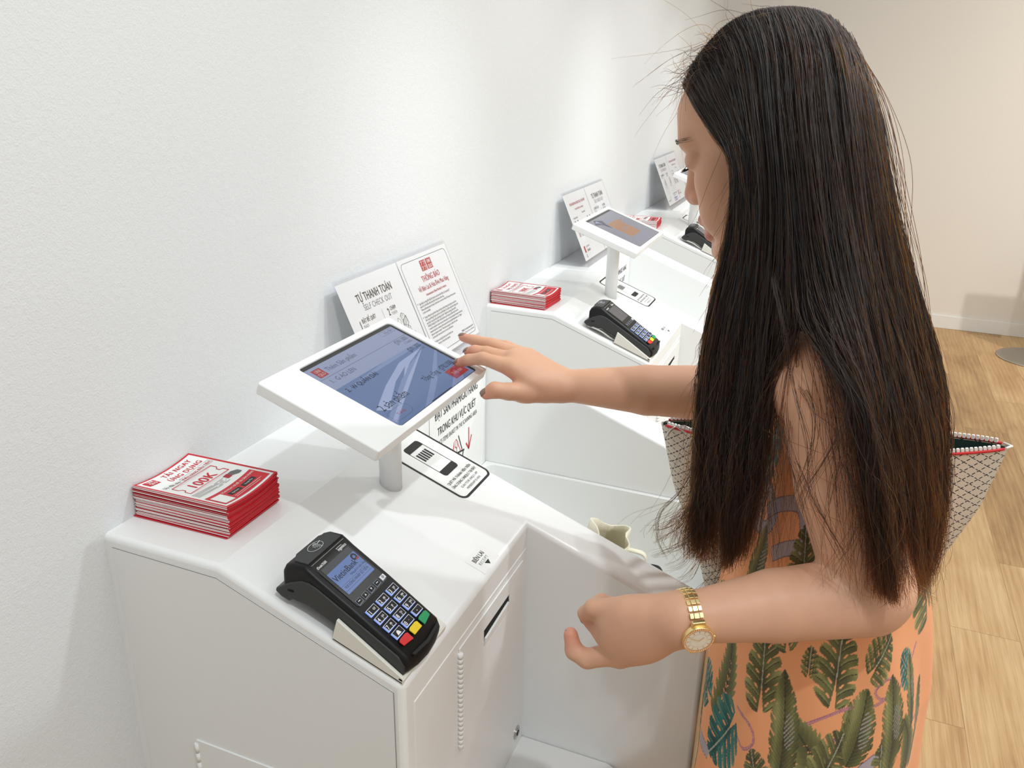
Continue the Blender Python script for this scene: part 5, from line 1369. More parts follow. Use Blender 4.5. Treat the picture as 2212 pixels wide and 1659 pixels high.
# ------------------------------------------------------------------ dress with a printed leaf pattern
def dress_profile(z):
    zz = [0.36, 0.55, 0.66, 0.80, 0.95, 1.05, 1.13, 1.20, 1.25, 1.275]
    fr = np.interp(z, zz, [0.714, 0.722, 0.722, 0.721, 0.730, 0.742, 0.752, 0.766, 0.776, 0.790])
    bk = np.interp(z, zz, [1.020, 1.005, 0.998, 0.990, 0.966, 0.940, 0.918, 0.902, 0.890, 0.875])
    hy = np.interp(z, zz, [0.225, 0.205, 0.195, 0.178, 0.158, 0.152, 0.150, 0.140, 0.130, 0.118])
    return fr, bk, hy
def build_dress():
    DZ = 0.00125
    zs_ = np.arange(0.36, 1.275, DZ)
    # dense columns on the side towards the camera (theta = -90 deg), sparser on the far side
    th = np.concatenate([np.linspace(-math.pi, 0, 460)[:-1], np.linspace(0, math.pi, 150)[:-1]])
    fr, bk, hy = dress_profile(zs_[:, None])
    cx = (fr + bk) / 2; rx = (bk - fr) / 2
    c, s = np.cos(th)[None, :], np.sin(th)[None, :]
    e = 0.92
    X = cx + rx * np.sign(c) * np.abs(c) ** e; Yv = 0.335 + hy * np.sign(s) * np.abs(s) ** e
    drop = np.clip((1.05 - zs_) / 0.6, 0, 1)[:, None]
    fold = 0.0065 * drop * (np.sin(7 * th[None, :] + 2.2 * zs_[:, None]) + 0.6 * np.sin(13 * th[None, :] - 5 * zs_[:, None] + 1))
    fold += 0.0025 * np.sin(9 * th[None, :] + 25 * zs_[:, None]) * (1 - drop)
    X = X + fold * c; Yv = Yv + fold * s
    Zv = np.broadcast_to(zs_[:, None], X.shape)
    V = np.stack([X, Yv, Zv], -1).reshape(-1, 3)
    nz, nt = X.shape
    i = np.arange(nz - 1)[:, None] * nt; j = np.arange(nt)[None, :]; j2 = (j + 1) % nt
    F = np.stack([i + j, i + j2, i + nt + j2, i + nt + j], -1).reshape(-1, 4)
    me = mesh_np('dress', V, F, [M['dress']])
    # printed pattern, laid out on the flat cloth: U runs round the body, W is height
    U = (0.205 * th)[None, :] + 0.0 * zs_[:, None]; W = Zv
    U = U.copy(); W = W.copy()
    col = np.empty(X.shape + (3,)); col[:] = np.array(srgb(244, 168, 118)[:3])
    C = lambda *q: np.array(srgb(*q)[:3])
    def put(mask, c_, region):
        sub = col[region]; sub[mask] = c_ if np.ndim(c_) == 1 else c_[mask]; col[region] = sub
    WSC = 1.38                     # the leaves in the print are taller than wide
    def region(u, w, r):
        iu = np.nonzero(np.abs(U[0] - u) < r)[0]; iz = np.nonzero(np.abs(zs_ - w) < r * WSC)[0]
        if len(iu) == 0 or len(iz) == 0: return None
        rg = (slice(iz[0], iz[-1] + 1), slice(iu[0], iu[-1] + 1))
        return rg, U[rg] - u, (W[rg] - w) / WSC
    def rot(a, b, ang): 
        ca_, sa_ = math.cos(ang), math.sin(ang); return a * ca_ + b * sa_, -a * sa_ + b * ca_
    greens = [(C(112, 112, 70), C(76, 70, 52), C(168, 164, 108)), (C(104, 104, 68), C(70, 64, 52), C(158, 154, 100)), (C(52, 118, 116), C(40, 70, 66), C(110, 150, 120))]
    def shade(base, dark, light, k): 
        k = np.clip(k, 0, 1)[..., None]; return np.where(k < .5, dark + (base - dark) * k * 2, base + (light - base) * (k - .5) * 2)
    def monstera(u, w, R_, ang, g=0):
        r = region(u, w, R_ * 1.3)
        if r is None: return
        rg, a, b = r; a, b = rot(a, b, ang); a = a / R_; b = b / R_
        aa = np.abs(a); q = b - 0.62 * aa + 0.30 * aa * aa                     # along the side veins
        hw = 0.86 * np.sqrt(np.clip(1 - ((b - 0.02) / 0.98) ** 2, 0, 1)) * (1.04 - 0.25 * b)
        fr_ = (q * 3.1 + 0.15 + 0.13 * np.sign(a)) % 1.0
        slit = (np.abs(fr_ - 0.5) < 0.13 * np.clip((aa / np.maximum(hw, .05) - 0.50) / 0.50, 0, 1) ** 0.8)
        notch = (b < -0.30) & (aa < 0.12 * (-b - 0.30) / 0.6)
        m = (aa < hw * (1 - 0.05 * (np.abs(fr_ - 0.5) < 0.3))) & (b > -0.95) & ~slit & ~notch
        holes = ((fr_ - 0.5) / 0.10) ** 2 + ((aa - 0.26) / 0.10) ** 2 < 1
        base, dark, light = greens[g]
        k = 0.18 + 0.62 * aa + 0.22 * np.sin(fr_ * 6.28) * aa + 0.16 * np.sin(b * 7 + a * 3)
        put(m & ~holes, shade(base, dark, light, k), rg)
        vein = ((fr_ < 0.035) | (fr_ > 0.975)) & m & (aa < hw * .93)
        put(vein, C(58, 56, 50) if g == 0 else C(40, 60, 60), rg)
        put((aa < 0.022) & m, C(176, 174, 156), rg)
        streak = (np.abs(fr_ - 0.12) < 0.05) & (aa > .12) & (aa < hw * .8) & m
        put(streak, light * 0.6 + base * 0.4, rg)
    def banana(u, w, L_, Wd, ang, g=0):
        Wd = Wd * 1.45
        r = region(u, w, L_ * 1.15)
        if r is None: return
        rg, a, b = r; a, b = rot(a, b, ang); a = a + 0.10 * b * b / L_; t = b / L_; aa = np.abs(a)
        q = b - 0.75 * aa
        hw = Wd * np.clip(1 - np.abs(t) ** 2.3, 0, 1) ** 0.8
        rag = (q / 0.0075) % 1.0
        m = (aa < hw * (1 - 0.13 * (rag < 0.25) - 0.05 * np.sin(b * 300))) & (np.abs(t) < 1)
        tear = (((q / 0.0150) % 1.0) < 0.10) & (aa > hw * 0.66)
        m = m & ~tear
        base, dark, light = greens[g]
        st = (q / 0.0042) % 1.0
        k = 0.34 + 0.16 * (st < .4) + 0.34 * np.clip(1 - np.abs(aa / Wd - .55) / .4, 0, 1) - 0.20 * (a > 0) + 0.12 * np.sin(b * 90)
        put(m, shade(base, dark, light, k), rg)
        put((aa < 0.0010) & m, C(70, 68, 50), rg)
        put(m & (st < .3) & (np.hypot(a - Wd * .35, (b - L_ * .05) * .5) < Wd * .35), C(168, 162, 158), rg)
    def palm(u, w, L_, ang, g=1, n=11):
        r = region(u, w, L_ * 1.25)
        if r is None: return
        rg, a, b = r; a, b = rot(a, b, ang); a = a + 0.25 * b * b / L_
        base, dark, light = greens[g]
        for k in range(n):
            b0 = -L_ + 1.7 * L_ * k / (n - 1); ln = L_ * (0.75 - 0.45 * abs(k / (n - 1) - .35))
            for sg in (-1, 1):
                an = 0.95 - 0.45 * k / (n - 1)
                dx, dz_ = sg * math.sin(an), math.cos(an)
                p = a * dx + (b - b0) * dz_; q = -a * dz_ * sg + (b - b0) * abs(dx)
                t = p / ln
                m = (t > 0) & (t < 1) & (np.abs(q + 0.06 * ln * t * t) < 0.0042 * np.sin(math.pi * np.clip(t, 0, 1)) ** .7)
                put(m, shade(base, dark, light, 0.25 + 0.6 * t), rg)
        put((np.abs(a) < 0.0009) & (np.abs(b) < L_), dark, rg)
    def stroke(pts, wd, c1, c2=None, twist=0):
        pts = np.array(pts); 
        for i_ in range(len(pts) - 1):
            p, q = pts[i_], pts[i_ + 1]; mid = (p + q) / 2; L_ = np.hypot(*(q - p))
            r = region(mid[0], mid[1], L_ / 2 + wd * 1.5)
            if r is not None: r = (r[0], r[1], r[2] * WSC)
            if r is None: continue
            rg, a, b = r; d = (q - p) / L_; t = a * d[0] + b * d[1]; n_ = -a * d[1] + b * d[0]
            m = (np.abs(t) < L_ / 2 + wd * .2) & (np.abs(n_) < wd)
            cc = np.empty(a.shape + (3,)); cc[:] = c1
            if twist: cc[np.sin((t + n_ * 1.2) * 1400) > 0.2] = c2
            elif c2 is not None: cc[np.abs(n_) > wd - 0.0010] = c2
            put(m, cc, rg)
    def curve(ctrl, n=14):
        out = []; P_ = [np.array(q, float) for q in ctrl]
        for i_ in range(len(P_) - 1):
            for t in np.linspace(0, 1, n)[:-1]:
                p0, p1, p2, p3 = P_[max(0, i_ - 1)], P_[i_], P_[i_ + 1], P_[min(len(P_) - 1, i_ + 2)]
                out.append(0.5 * ((2 * p1) + (p2 - p0) * t + (2 * p0 - 5 * p1 + 4 * p2 - p3) * t * t + (3 * p1 - p0 - 3 * p2 + p3) * t ** 3))
        out.append(P_[-1]); return out
    # cloth position of a spot on the side facing the camera, from its x and height
    def UW(x, z):
        f_, b_, h_ = dress_profile(z); cc_ = (f_ + b_) / 2; r_ = (b_ - f_) / 2
        q = max(-1, min(1, (x - cc_) / r_)); q = math.copysign(abs(q) ** (1 / 0.92), q)
        return 0.205 * (-math.acos(q)), z
    rope = lambda pts: stroke(curve([UW(*q) for q in pts]), 0.0021, C(206, 146, 142), C(168, 108, 130), 1)
    strap = lambda pts: stroke(curve([UW(*q) for q in pts], 6), 0.0095, C(178, 166, 172), C(96, 82, 104))
    rs0 = random.Random(17)
    for k in range(8):
        x_, z_ = rs0.uniform(0.74, 0.97), rs0.uniform(0.56, 1.2)
        q_ = UW(x_, z_)
        (palm(q_[0], q_[1], rs0.uniform(.026, .040), rs0.uniform(-.7, .7), rs0.choice((0, 1))) if k % 3 else banana(q_[0], q_[1], rs0.uniform(.022, .032), rs0.uniform(.008, .012), rs0.uniform(-.8, .8), rs0.choice((0, 1))))
    DRAW(monstera, banana, palm, rope, strap, stroke, UW, C, curve)
    for k in range(16):
        u = rs0.uniform(-0.125, 0.0) if k % 3 else rs0.uniform(-0.64, -0.56); w = rs0.uniform(0.52, 1.2)
        (monstera(u, w, rs0.uniform(.034, .045), rs0.uniform(0, 6.2), rs0.choice((0, 0, 2))) if k % 2 else banana(u, w, rs0.uniform(.035, .048), .013, rs0.uniform(-.6, .6), rs0.choice((0, 1))))
    # leaves repeated over the far side and the hem, so the print runs all the way round
    rs = random.Random(5)
    for k in range(60):
        u = rs.uniform(0.02, 0.205 * math.pi); w = rs.uniform(0.38, 1.25)
        (monstera(u, w, rs.uniform(.035, .05), rs.uniform(0, 6.2), rs.choice((0, 1, 0, 2))) if k % 3 == 0 else banana(u, w, rs.uniform(.035, .05), .014, rs.uniform(-.6, .6), 0) if k % 3 == 1 else palm(u, w, .045, rs.uniform(-.5, .5)))
    for k in range(18):
        u = rs.uniform(-0.205 * math.pi, 0); w = rs.uniform(0.38, 0.53)
        (monstera(u, w, .04, rs.uniform(0, 6.2), 0) if k % 2 else banana(u, w, .045, .014, rs.uniform(-.5, .5), 0))
    ca_ = me.color_attributes.new('print', 'BYTE_COLOR', 'POINT')
    out = np.concatenate([col.reshape(-1, 3), np.ones((nz * nt, 1))], 1).astype(np.float32)
    ca_.data.foreach_set('color', out.ravel())
    o = bpy.data.objects.new('dress', me); COL.objects.link(o); adopt(o)
    sm = o.modifiers.new('cloth', 'SOLIDIFY'); sm.thickness = 0.0012; sm.offset = -1
    return o
def DRAW(monstera, banana, palm, rope, strap, stroke, UW, C, curve):
    def mo(x, z, R_, ang, g=0): monstera(*UW(x, z), R_, ang, g)
    def ba(x, z, L_, Wd, ang, g=0): banana(*UW(x, z), L_, Wd, ang, g)
    def pa(x, z, L_, ang, g=1): palm(*UW(x, z), L_, ang, g)
    for f, a in LAYOUT:
        dict(mo=mo, ba=ba, pa=pa, rope=lambda *q: rope(q), strap=lambda *q: strap(q))[f](*a)
def dress_mat():
    m = mat('printed_dress', srgb(240, 160, 108), 0.75, spec=0.2)
    nt = m.node_tree; b = nt.nodes['Principled BSDF']
    at = nt.nodes.new('ShaderNodeVertexColor'); at.layer_name = 'print'
    nt.links.new(at.outputs['Color'], b.inputs['Base Color'])
    b.inputs['Sheen Weight'].default_value = 0.1
    return m
M['dress'] = dress_mat()
dress = build_dress()

# ------------------------------------------------------------------ gold wrist watch on the left wrist
M['gold'] = mat('polished_gold', srgb(246, 222, 164), 0.30, metal=1.0)
M['dial'] = mat('pearl_dial', srgb(238, 226, 208), 0.3)
M['rose'] = mat('rose_gold', srgb(244, 206, 168), 0.25, metal=1.0)
def make_watch():
    root = thing('wrist_watch', 'gold link wrist watch with a pale round dial on the woman\'s left wrist', 'watch', (0.715, 0.062, 0.994))
    B = Vector((0.715, 0.062, 0.994))
    def put(o): o.parent = root; o.matrix_parent_inverse = Matrix.Translation(-B); return o
    ax = LE - LW; ax = ax / np.linalg.norm(ax)                      # along the forearm
    c = LW + ax * 0.010
    nrm = np.array([-0.22, -0.95, -0.14]); nrm -= ax * (nrm @ ax); nrm /= np.linalg.norm(nrm)
    tan = np.cross(ax, nrm)                                         # round the wrist
    if tan[2] < 0: tan = -tan
    ra, rb = 0.0270, 0.0268                                         # half sizes of the bracelet loop: along nrm, along tan
    fc = Frame(c + nrm * (ra + 0.0005), ax, tan)
    if fc.n @ nrm < 0: fc = Frame(c + nrm * (ra + 0.0005), -ax, tan)
    n = 40
    def disc(r, n=n): return [(r * math.cos(2 * math.pi * k / n), r * math.sin(2 * math.pi * k / n)) for k in range(n)]
    put(MB().slab(fc, disc(0.0158), -0.0035, 0.0030, smooth=True).build('case', M['gold'], bevel=0.0012, seg=3))
    bz = MB(); ring(bz, fc, disc(0.0158), disc(0.0134), 0.0034, 0)
    for k in range(48):
        a = 2 * math.pi * k / 48; p = fc.p(0.0147 * math.cos(a), 0.0147 * math.sin(a), 0.0036)
        bz.tube([np.array(p) - fc.n * .0006, np.array(p) + fc.n * .0007], [0.00075, 0.0004], 6)
    put(bz.build('bezel', M['rose']))
    di = MB().flat(fc, disc(0.0135), 0.0032, 0)
    ring(di, fc, disc(0.0088), disc(0.0086), 0.0034, 1); ring(di, fc, disc(0.0128), disc(0.0126), 0.0034, 1)
    for k in range(12):
        a = 2 * math.pi * k / 12; di.line(fc, [(0.0100 * math.cos(a), 0.0100 * math.sin(a)), (0.0122 * math.cos(a), 0.0122 * math.sin(a))], 0.0007, 0.0034, 1)
    put(di.build('dial', [M['dial'], M['rose']]))
    put(MB().line(fc, [(0, 0), (0.0048, 0.0036)], 0.0008, 0.0038).line(fc, [(0, 0), (-0.0082, 0.0042)], 0.0006, 0.0039).build('hands', M['rose']))
    put(MB().tube([fc.p(0.0150, 0, 0), fc.p(0.0182, 0, 0)], 0.0018, 12).build('crown', M['gold']))
    for s in (1, -1):
        put(MB().slab(fc, [(-0.0078, s * 0.0125), (0.0078, s * 0.0125), (0.0066, s * 0.0205), (-0.0066, s * 0.0205)][::s], -0.0045, 0.0002).build('lug', M['gold'], bevel=0.001, seg=2))
    N = 26
    for k in range(N):
        a = 2 * math.pi * (k + .5) / N
        if abs(((a + math.pi) % (2 * math.pi)) - math.pi) < 0.72: continue
        rad = np.cos(a) * nrm * ra + np.sin(a) * tan * rb
        nn = np.cos(a) * nrm / ra + np.sin(a) * tan / rb; nn /= np.linalg.norm(nn)
        tg = np.cross(ax, nn)
        F = Frame(c + rad * 1.02, ax, tg)
        if F.n @ nn < 0: F = Frame(c + rad * 1.02, -ax, tg)
        lk = MB(); h = 0.0031
        lk.slab(F, rrect(-0.0026, -h + .0004, 0.0026, h - .0004, 0.0006, 2), 0.0, 0.0024)
        off = 0.0006 if k % 2 else 0
        lk.slab(F, rrect(-0.0068, -h + .0003, -0.0029, h - .0006, 0.0006, 2), -0.0003, 0.0020)
        lk.slab(F, rrect(0.0029, -h + .0003, 0.0068, h - .0006, 0.0006, 2), -0.0003, 0.0020)
        lk.slab(F, [(-0.0064, -0.001), (0.0064, -0.001), (0.0064, 0.001), (-0.0064, 0.001)], 0.0002, 0.0014)
        put(lk.build('bracelet_link', M['gold'], bevel=0.0004, seg=2))
    return root
make_watch()

# ------------------------------------------------------------------ zip bag hanging beyond the woman
def bag_mat():
    m = mat('net_print_cloth', srgb(206, 196, 178), 0.8)
    nt = m.node_tree; b = nt.nodes['Principled BSDF']; L = nt.links; N = nt.nodes
    tc = N.new('ShaderNodeTexCoord'); s = N.new('ShaderNodeSeparateXYZ'); L.new(tc.outputs['Object'], s.inputs[0])
    def mt(op, a, b_=None):
        n = N.new('ShaderNodeMath'); n.operation = op
        for k, q in enumerate((a, b_)):
            if q is None: continue
            if isinstance(q, (int, float)): n.inputs[k].default_value = q
            else: L.new(q, n.inputs[k])
        return n.outputs[0]
    x, z = s.outputs[0], s.outputs[2]
    p, q = mt('ADD', mt('MULTIPLY', x, 0.55), z), mt('SUBTRACT', mt('MULTIPLY', x, 0.85), z)
    def lines(v, w, per, wid, dash):
        l = mt('LESS_THAN', mt('FRACT', mt('DIVIDE', mt('ADD', v, 5.0), per)), wid)
        d = mt('LESS_THAN', mt('FRACT', mt('DIVIDE', mt('ADD', w, 5.0), dash)), 0.68)
        return mt('MULTIPLY', l, d)
    a = lines(p, q, 0.0128, 0.10, 0.0074); c = lines(q, p, 0.0150, 0.12, 0.0074)
    n = N.new('ShaderNodeMix'); n.data_type = 'RGBA'; L.new(mt('MAXIMUM', a, c), n.inputs[0])
    n.inputs[6].default_value = srgb(212, 202, 186); n.inputs[7].default_value = srgb(22, 24, 32)
    L.new(n.outputs[2], b.inputs['Base Color'])
    return m
M['bag'] = bag_mat()
M['green_lining'] = mat('dark_green_lining', srgb(12, 46, 42), 0.7)
M['zip'] = mat('white_zip_teeth', srgb(240, 240, 236), 0.35)
M['piping'] = mat('red_piping', srgb(196, 24, 30), 0.55)
def make_bag():
    root = thing('zip_tote_bag', 'open zip top tote bag in cream net print with dark green lining, behind the woman', 'bag', (0.83, 0.565, 0.62))
    B = Vector((0.83, 0.565, 0.62))
    def put(o): o.parent = root; o.matrix_parent_inverse = Matrix.Translation(-B); return o
    NU, NV = 60, 30
    def pt(u, v, side, off=0.0):      # u 0..1 left to right, v 0 bottom to 1 top, side -1 near, +1 far
        x0 = np.interp(v, [0, .35, .7, 1], [0.700, 0.664, 0.612, 0.583]); x1 = np.interp(v, [0, .35, .7, 1], [0.985, 1.005, 1.045, 1.062])
        z0 = np.interp(v, [0, 1], [0.640, 0.985]); z1 = np.interp(v, [0, 1], [0.700, 1.036])
        x = x0 + (x1 - x0) * u
        z = z0 + (z1 - z0) * u - 0.010 * math.sin(math.pi * u) * v + (0.004 if side > 0 else -0.004) * math.sin(math.pi * min(1, u * 1.0)) * v
        th = (0.030 + 0.012 * v) * math.sin(math.pi * u) ** 0.55 + 0.0015
        wob = 0.004 * math.sin(9 * u + 6 * v) * math.sin(math.pi * u)
        return np.array([x, 0.566 + side * (th + off) + wob, z])
    for side, nm in ((-1, 'front_panel'), (1, 'rear_panel')):
        rings = [[pt(u, v, side) for u in np.linspace(0, 1, NU)] for v in np.linspace(0, 1, NV)]
        put(lofted(rings, nm, M['bag'], None, closed=False))
        rings = [[pt(u, v, side, -0.0022) for u in np.linspace(0.004, .996, NU)] for v in np.linspace(0.02, 0.995, NV)]
        put(lofted(rings, 'lining', M['green_lining'], None, closed=False))
        mb = MB()
        mb.tube([pt(u, 1.0, side, 0.0008) + (0, 0, 0.0008) for u in np.linspace(0.02, 0.985, 60)], 0.0020, 8)
        put(mb.build('piping', M['piping']))
        mb = MB()
        K = 84
        for k in range(K):
            u = 0.03 + 0.94 * k / (K - 1)
            c = pt(u, 1.0, side, -0.0016) + (0, 0, 0.0045); d = pt(min(1, u + .004), 1.0, side) - pt(u, 1.0, side); d /= np.linalg.norm(d)
            F = Frame(c, d, (0, 0, 1))
            mb.slab(F, rrect(-0.0020, -0.0030, 0.0020, 0.0030, 0.0006, 1), -0.0016, 0.0016)
        put(mb.build('zip_teeth', M['zip']))
    rim = MB().tube([pt(0.985, 1.0, -1) + (0.002, 0, 0.002), pt(1.0, 1.0, -1) + (0.003, 0.0, 0.002), pt(0.985, 1.0, 1) + (0.002, 0, 0.002)], 0.0018, 8)
    put(rim.build('end_binding', M['zip']))
    pl = MB(); p = pt(0.055, 1.0, -1) + (0.0, -0.003, 0.006)
    pl.tube([p, p + (-0.008, -0.003, -0.010), p + (-0.014, -0.004, -0.022)], [0.0012, 0.0020, 0.0014], 8)
    pl.tube([p + (0.030, 0, -0.002), p + (0.014, -0.002, 0.004), p, p + (0.016, -0.004, -0.006), p + (0.030, 0, -0.002)], 0.0012, 6)
    put(pl.build('zip_puller', M['steel']))
    for side in (-1, 1):       # handles over the right shoulder
        P_ = []
        for t in np.linspace(0, 1, 30):
            x = 0.765 + 0.135 * t; z = np.interp(t, [0, .15, .5, .85, 1], [0.995, 1.12, 1.296, 1.13, 1.010])
            P_.append((x, 0.566 + side * 0.034 - (0.045) * math.sin(math.pi * t) ** 2 * (1.2 if side < 0 else 1.9), z))
        mb = MB(); V = []; F_ = []
        for q in P_: V += [(q[0], q[1] - .001, q[2]), (q[0] + .0001, q[1] + .001, q[2])]
        mb.tube(P_, 0.0052, 8)
        put(mb.build('handle', M['canvas']))
    return root
make_bag()

# ------------------------------------------------------------------ hair
def arc_resample(g, n):
    g = np.array(g); P = []
    for i in range(len(g) - 1):
        p0, p1, p2, p3 = g[max(0, i - 1)], g[i], g[i + 1], g[min(len(g) - 1, i + 2)]
        for t in np.linspace(0, 1, 12)[:-1]:
            P.append(0.5 * ((2 * p1) + (p2 - p0) * t + (2 * p0 - 5 * p1 + 4 * p2 - p3) * t * t + (3 * p1 - p0 - 3 * p2 + p3) * t ** 3))
    P.append(g[-1]); P = np.array(P)
    s = np.concatenate([[0], np.cumsum(np.linalg.norm(np.diff(P, axis=0), axis=1))]); s /= s[-1]
    t = np.linspace(0, 1, n)
    return np.stack([np.interp(t, s, P[:, k]) for k in range(3)], 1)
NT = 40
GA = np.stack([arc_resample(g, NT) for g in HG])          # near side guides
GB = GA.copy(); GB[:, :, 1] = 2 * 0.292 - GA[:, :, 1]      # the far side, mirrored
GB[:, :, 1] = np.where(GB[:, :, 2] < 1.25, GB[:, :, 1] - 0.02, GB[:, :, 1])
def sstep(a, b, x): t = np.clip((x - a) / (b - a), 0, 1); return t * t * (3 - 2 * t)
def guide_at(G, a, t):      # a, t arrays -> points, smooth across guides
    a = np.clip(a, 0, len(G) - 1.0001); i = a.astype(int); f = a - i
    def at(i_):
        i_ = np.clip(i_, 0, len(G) - 1); tt = np.clip(t, 0, 1) * (NT - 1); j = np.minimum(tt.astype(int), NT - 2); g = (tt - j)[..., None]
        return G[i_, j] * (1 - g) + G[i_, j + 1] * g
    p0, p1, p2, p3 = at(i - 1), at(i), at(i + 1), at(i + 2); f = f[..., None]
    return 0.5 * ((2 * p1) + (p2 - p0) * f + (2 * p0 - 5 * p1 + 4 * p2 - p3) * f * f + (3 * p1 - p0 - 3 * p2 + p3) * f ** 3)
def split(a, t, stray=None):
    tgt = np.where(a < 3.5, 3.0 - 0.35 * (3.5 - a), 4.15 + 0.4 * (a - 3.5))
    m = (a > 2.9) & (a < 4.3)
    k = sstep(0.53, 0.69, t)
    if stray is not None: k = k * stray
    return np.where(m, a + (tgt - a) * k, a)
def hair_mat():
    m = bpy.data.materials.new('dark_brown_hair'); m.use_nodes = True
    nt = m.node_tree; nt.nodes.clear(); N = nt.nodes; L = nt.links
    out = N.new('ShaderNodeOutputMaterial'); h = N.new('ShaderNodeBsdfHairPrincipled'); h.model = 'CHIANG'; h.parametrization = 'MELANIN'
    inf = N.new('ShaderNodeHairInfo')
    mr = N.new('ShaderNodeMapRange'); mr.inputs[3].default_value = 0.95; mr.inputs[4].default_value = 0.76
    L.new(inf.outputs['Intercept'], mr.inputs[0]); L.new(mr.outputs[0], h.inputs['Melanin'])
    h.inputs['Melanin Redness'].default_value = 0.6; h.inputs['Roughness'].default_value = 0.32; h.inputs['Radial Roughness'].default_value = 0.35
    h.inputs['Random Color'].default_value = 0.35; h.inputs['Random Roughness'].default_value = 0.1
    L.new(h.outputs[0], out.inputs[0])
    return m
M['hair'] = hair_mat()
M['hair_core'] = mat('hair_underlayer', srgb(26, 19, 17), 0.7, spec=0.1)
# under-layer: a closed dark mass just inside the strands
def core():
    V = []; F = []
    def sheet_(G, arange, trange, na, nt_, inset, sgn, gap=True):
        b0 = sum(len(v) for v in V)
        A_ = np.linspace(*arange, na); T_ = np.linspace(*trange, nt_)
        aa, tt = np.meshgrid(A_, T_, indexing='ij')
        P = guide_at(G, split(aa, tt), tt)
        c = np.array([0.745, 0.292, 0.0]); d = P - c; d[..., 2] = 0; d /= np.linalg.norm(d, axis=-1)[..., None] + 1e-9
        up = np.zeros_like(d); up[..., 2] = 1
        w = np.clip((P[..., 2] - 1.50) / 0.07, 0, 1)[..., None]
        P = P - inset * (d * (1 - w) + up * w)
        V.append(P.reshape(-1, 3))
        for i in range(na - 1):
            for j in range(nt_ - 1):
                mid = (A_[i] + A_[i + 1]) / 2
                if gap and abs(mid - 3.5) < 0.10 and T_[j] > 0.565: continue
                q = [b0 + i * nt_ + j, b0 + (i + 1) * nt_ + j, b0 + (i + 1) * nt_ + j + 1, b0 + i * nt_ + j + 1]
                F.append(q if sgn > 0 else q[::-1])
    sheet_(GA, (0.15, 8.0), (0, 0.86), 90, 60, 0.006, 1)
    sheet_(GB, (0.15, 8.0), (0, 0.80), 60, 50, 0.006, -1)
    V_ = np.concatenate(V)
    me = mesh_np('hair', V_, np.array(F), [M['hair_core']])
    o = bpy.data.objects.new('hair', me); COL.objects.link(o); adopt(o)
    s = o.modifiers.new('thickness', 'SOLIDIFY'); s.thickness = 0.010; s.offset = 0
    return o
hair = core()
def grow(G, n, seed, npt=26, near=True):
    r = np.random.RandomState(seed)
    a = r.uniform(0.0, 8.0, n) if near else r.uniform(0.0, 8.0, n)
    t = np.linspace(0, 1, npt)[None, :]
    ln = (0.86 + 0.17 * r.beta(2.5, 1.6, n))[:, None] * (1 + 0 * t)
    cut = r.rand(n) < 0.16; ln[cut] *= r.uniform(0.45, 0.95, cut.sum())[:, None]
    tt = t * ln
    ncl = 150; cc = r.uniform(0, 8, ncl); ci = np.argmin(np.abs(a[:, None] - cc[None, :]), 1)
    pull = (0.10 + 0.55 * sstep(0.35, 1.0, tt)) * r.uniform(0.3, 1.0, n)[:, None]
    ae = a[:, None] + (cc[ci] - a)[:, None] * pull
    stray = np.where(r.rand(n) < 0.22, r.uniform(0.0, 0.95, n), 1.0)[:, None]
    ae = split(ae, tt, stray)
    P = guide_at(G, ae, tt)
    lay = r.rand(n) ** 1.3                                   # depth in the mass
    c = np.array([0.745, 0.292, 0.0]); d = P - c; d[..., 2] = 0; d /= np.linalg.norm(d, axis=-1)[..., None] + 1e-9
    w = np.clip((P[..., 2] - 1.50) / 0.07, 0, 1)[..., None]; up = np.zeros_like(d); up[..., 2] = 1
    nrm = d * (1 - w) + up * w
    depth = (0.004 + 0.016 * sstep(0.3, 0.8, tt)) * lay[:, None]
    P = P - nrm * depth[..., None]
    # waviness: clump waves plus single strand waves
    ph = r.uniform(0, 6.28, (ncl, 3))[ci]; fq = r.uniform(3, 8, (ncl, 3))[ci]
    am = 0.0042 * sstep(0.15, 0.9, tt)
    for k in range(3):
        P[..., k] += am * (0.9 if k != 2 else 0.3) * np.sin(fq[:, k:k + 1] * tt * 2.2 + ph[:, k:k + 1])
    ph2 = r.uniform(0, 6.28, (n, 3)); f2 = r.uniform(5, 16, (n, 3)); am2 = (0.0010 + 0.0030 * sstep(0.4, 1, tt)) * r.gamma(1.4, 0.7, n)[:, None]
    for k in range(3): P[..., k] += am2 * (1 if k != 2 else 0.3) * np.sin(f2[:, k:k + 1] * tt * 2 + ph2[:, k:k + 1])
    # tips of the front section kick forward, a little frizz off the outside
    kick = (sstep(0.80, 1.0, tt) ** 1.5) * (a[:, None] < 1.2) * r.gamma(1.2, 0.012, n)[:, None]
    P[..., 0] -= kick; P[..., 2] += kick * 0.25
    fz = ((r.rand(n) < 0.05) & (a > 2.0))[:, None] * r.gamma(1.5, 0.004, n)[:, None] * np.sin(np.pi * np.clip(tt * r.uniform(1, 3, n)[:, None], 0, 1.0))
    P += nrm * np.abs(fz)[..., None] 
    return P
strands = [grow(GA, 11500, 21), grow(GB, 4200, 22)]
rad_ = [0.00024, 0.00026]
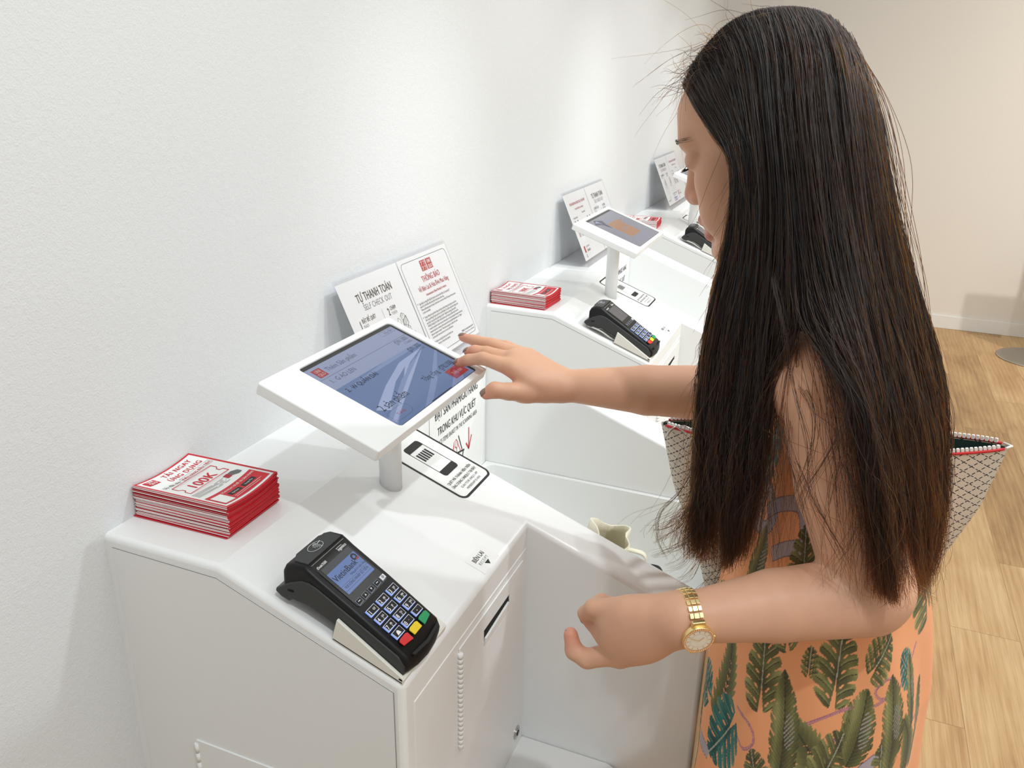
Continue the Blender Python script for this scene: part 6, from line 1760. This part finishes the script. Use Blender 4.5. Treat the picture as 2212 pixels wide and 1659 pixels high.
# loose wisps, baby hair at the hairline
r = np.random.RandomState(3)
wisps = []
for g in HF_:
    g = arc_resample(g, 26); m = r.randint(7, 15)
    for k in range(m):
        w = np.linspace(0, 1, 26)[:, None]; q = g + r.normal(0, 0.0032, 3) * w + r.normal(0, 0.0015, 3)
        wisps.append(q + 0.0015 * np.sin(w * r.uniform(4, 12) + r.uniform(0, 6, 3)))
baby = []
for k in range(170):
    t0 = r.rand() ** 1.2
    p = guide_at(GA if r.rand() < .6 else GB, np.array([r.uniform(0, 1.8) if t0 < .75 else r.uniform(1.5, 4)]), np.array([r.uniform(0.0, 0.05)]))[0]
    dirn = np.array([-0.75 + r.normal(0, .35), r.normal(0, .45), r.normal(0.35, 0.55)]); dirn /= np.linalg.norm(dirn)
    L = r.gamma(2.2, 0.012); w = np.linspace(0, 1, 26)[:, None]
    curl = np.array([r.normal(0, .6), r.normal(0, .4), -0.9 + r.normal(0, .8)])
    baby.append(p + dirn * L * w + curl * L * 0.75 * w ** 2 + 0.0012 * np.sin(w * 8 + r.uniform(0, 6, 3)))
side = []
for k in range(260):     # frizz standing off the outline of the long hair
    G = GA if r.rand() < .6 else GB; a0 = r.choice([r.uniform(0, .5), r.uniform(6.8, 8)]); t0 = r.uniform(0.15, 0.9)
    p = guide_at(G, np.array([a0]), np.array([t0]))[0]; w = np.linspace(0, 1, 26)[:, None]
    out_ = np.array([-1.0 if a0 < 3 else 1.0, r.normal(0, .4), 0]); L = r.gamma(2.5, 0.016)
    side.append(p + out_ * L * 0.30 * w ** 1.5 + np.array([0, 0, -1.0]) * L * w + 0.002 * np.sin(w * 6 + r.uniform(0, 6, 3)))
strands.append(np.array(wisps + baby + side)); rad_.append(0.00017)
allp = np.concatenate(strands); npt = 26
hc = bpy.data.hair_curves.new('hair_strands')
hc.add_curves([npt] * len(allp))
hc.attributes['position'].data.foreach_set('vector', allp.astype(np.float32).ravel())
rr = np.concatenate([np.full(len(s), q) for s, q in zip(strands, rad_)])
tap = np.interp(np.linspace(0, 1, npt), [0, .1, .7, 1], [0.9, 1, 0.9, 0.35])
radius = (rr[:, None] * tap[None, :]).astype(np.float32)
at = hc.attributes.get('radius') or hc.attributes.new('radius', 'FLOAT', 'POINT')
at.data.foreach_set('value', radius.ravel())
hc.materials.append(M['hair'])
hs = bpy.data.objects.new('hair_strands', hc); COL.objects.link(hs); adopt(hs, hair)
hs.matrix_parent_inverse = Matrix.Translation(-Vector((0.86, 0.335, 0))) @ Matrix.Identity(4) if False else Matrix.Identity(4)
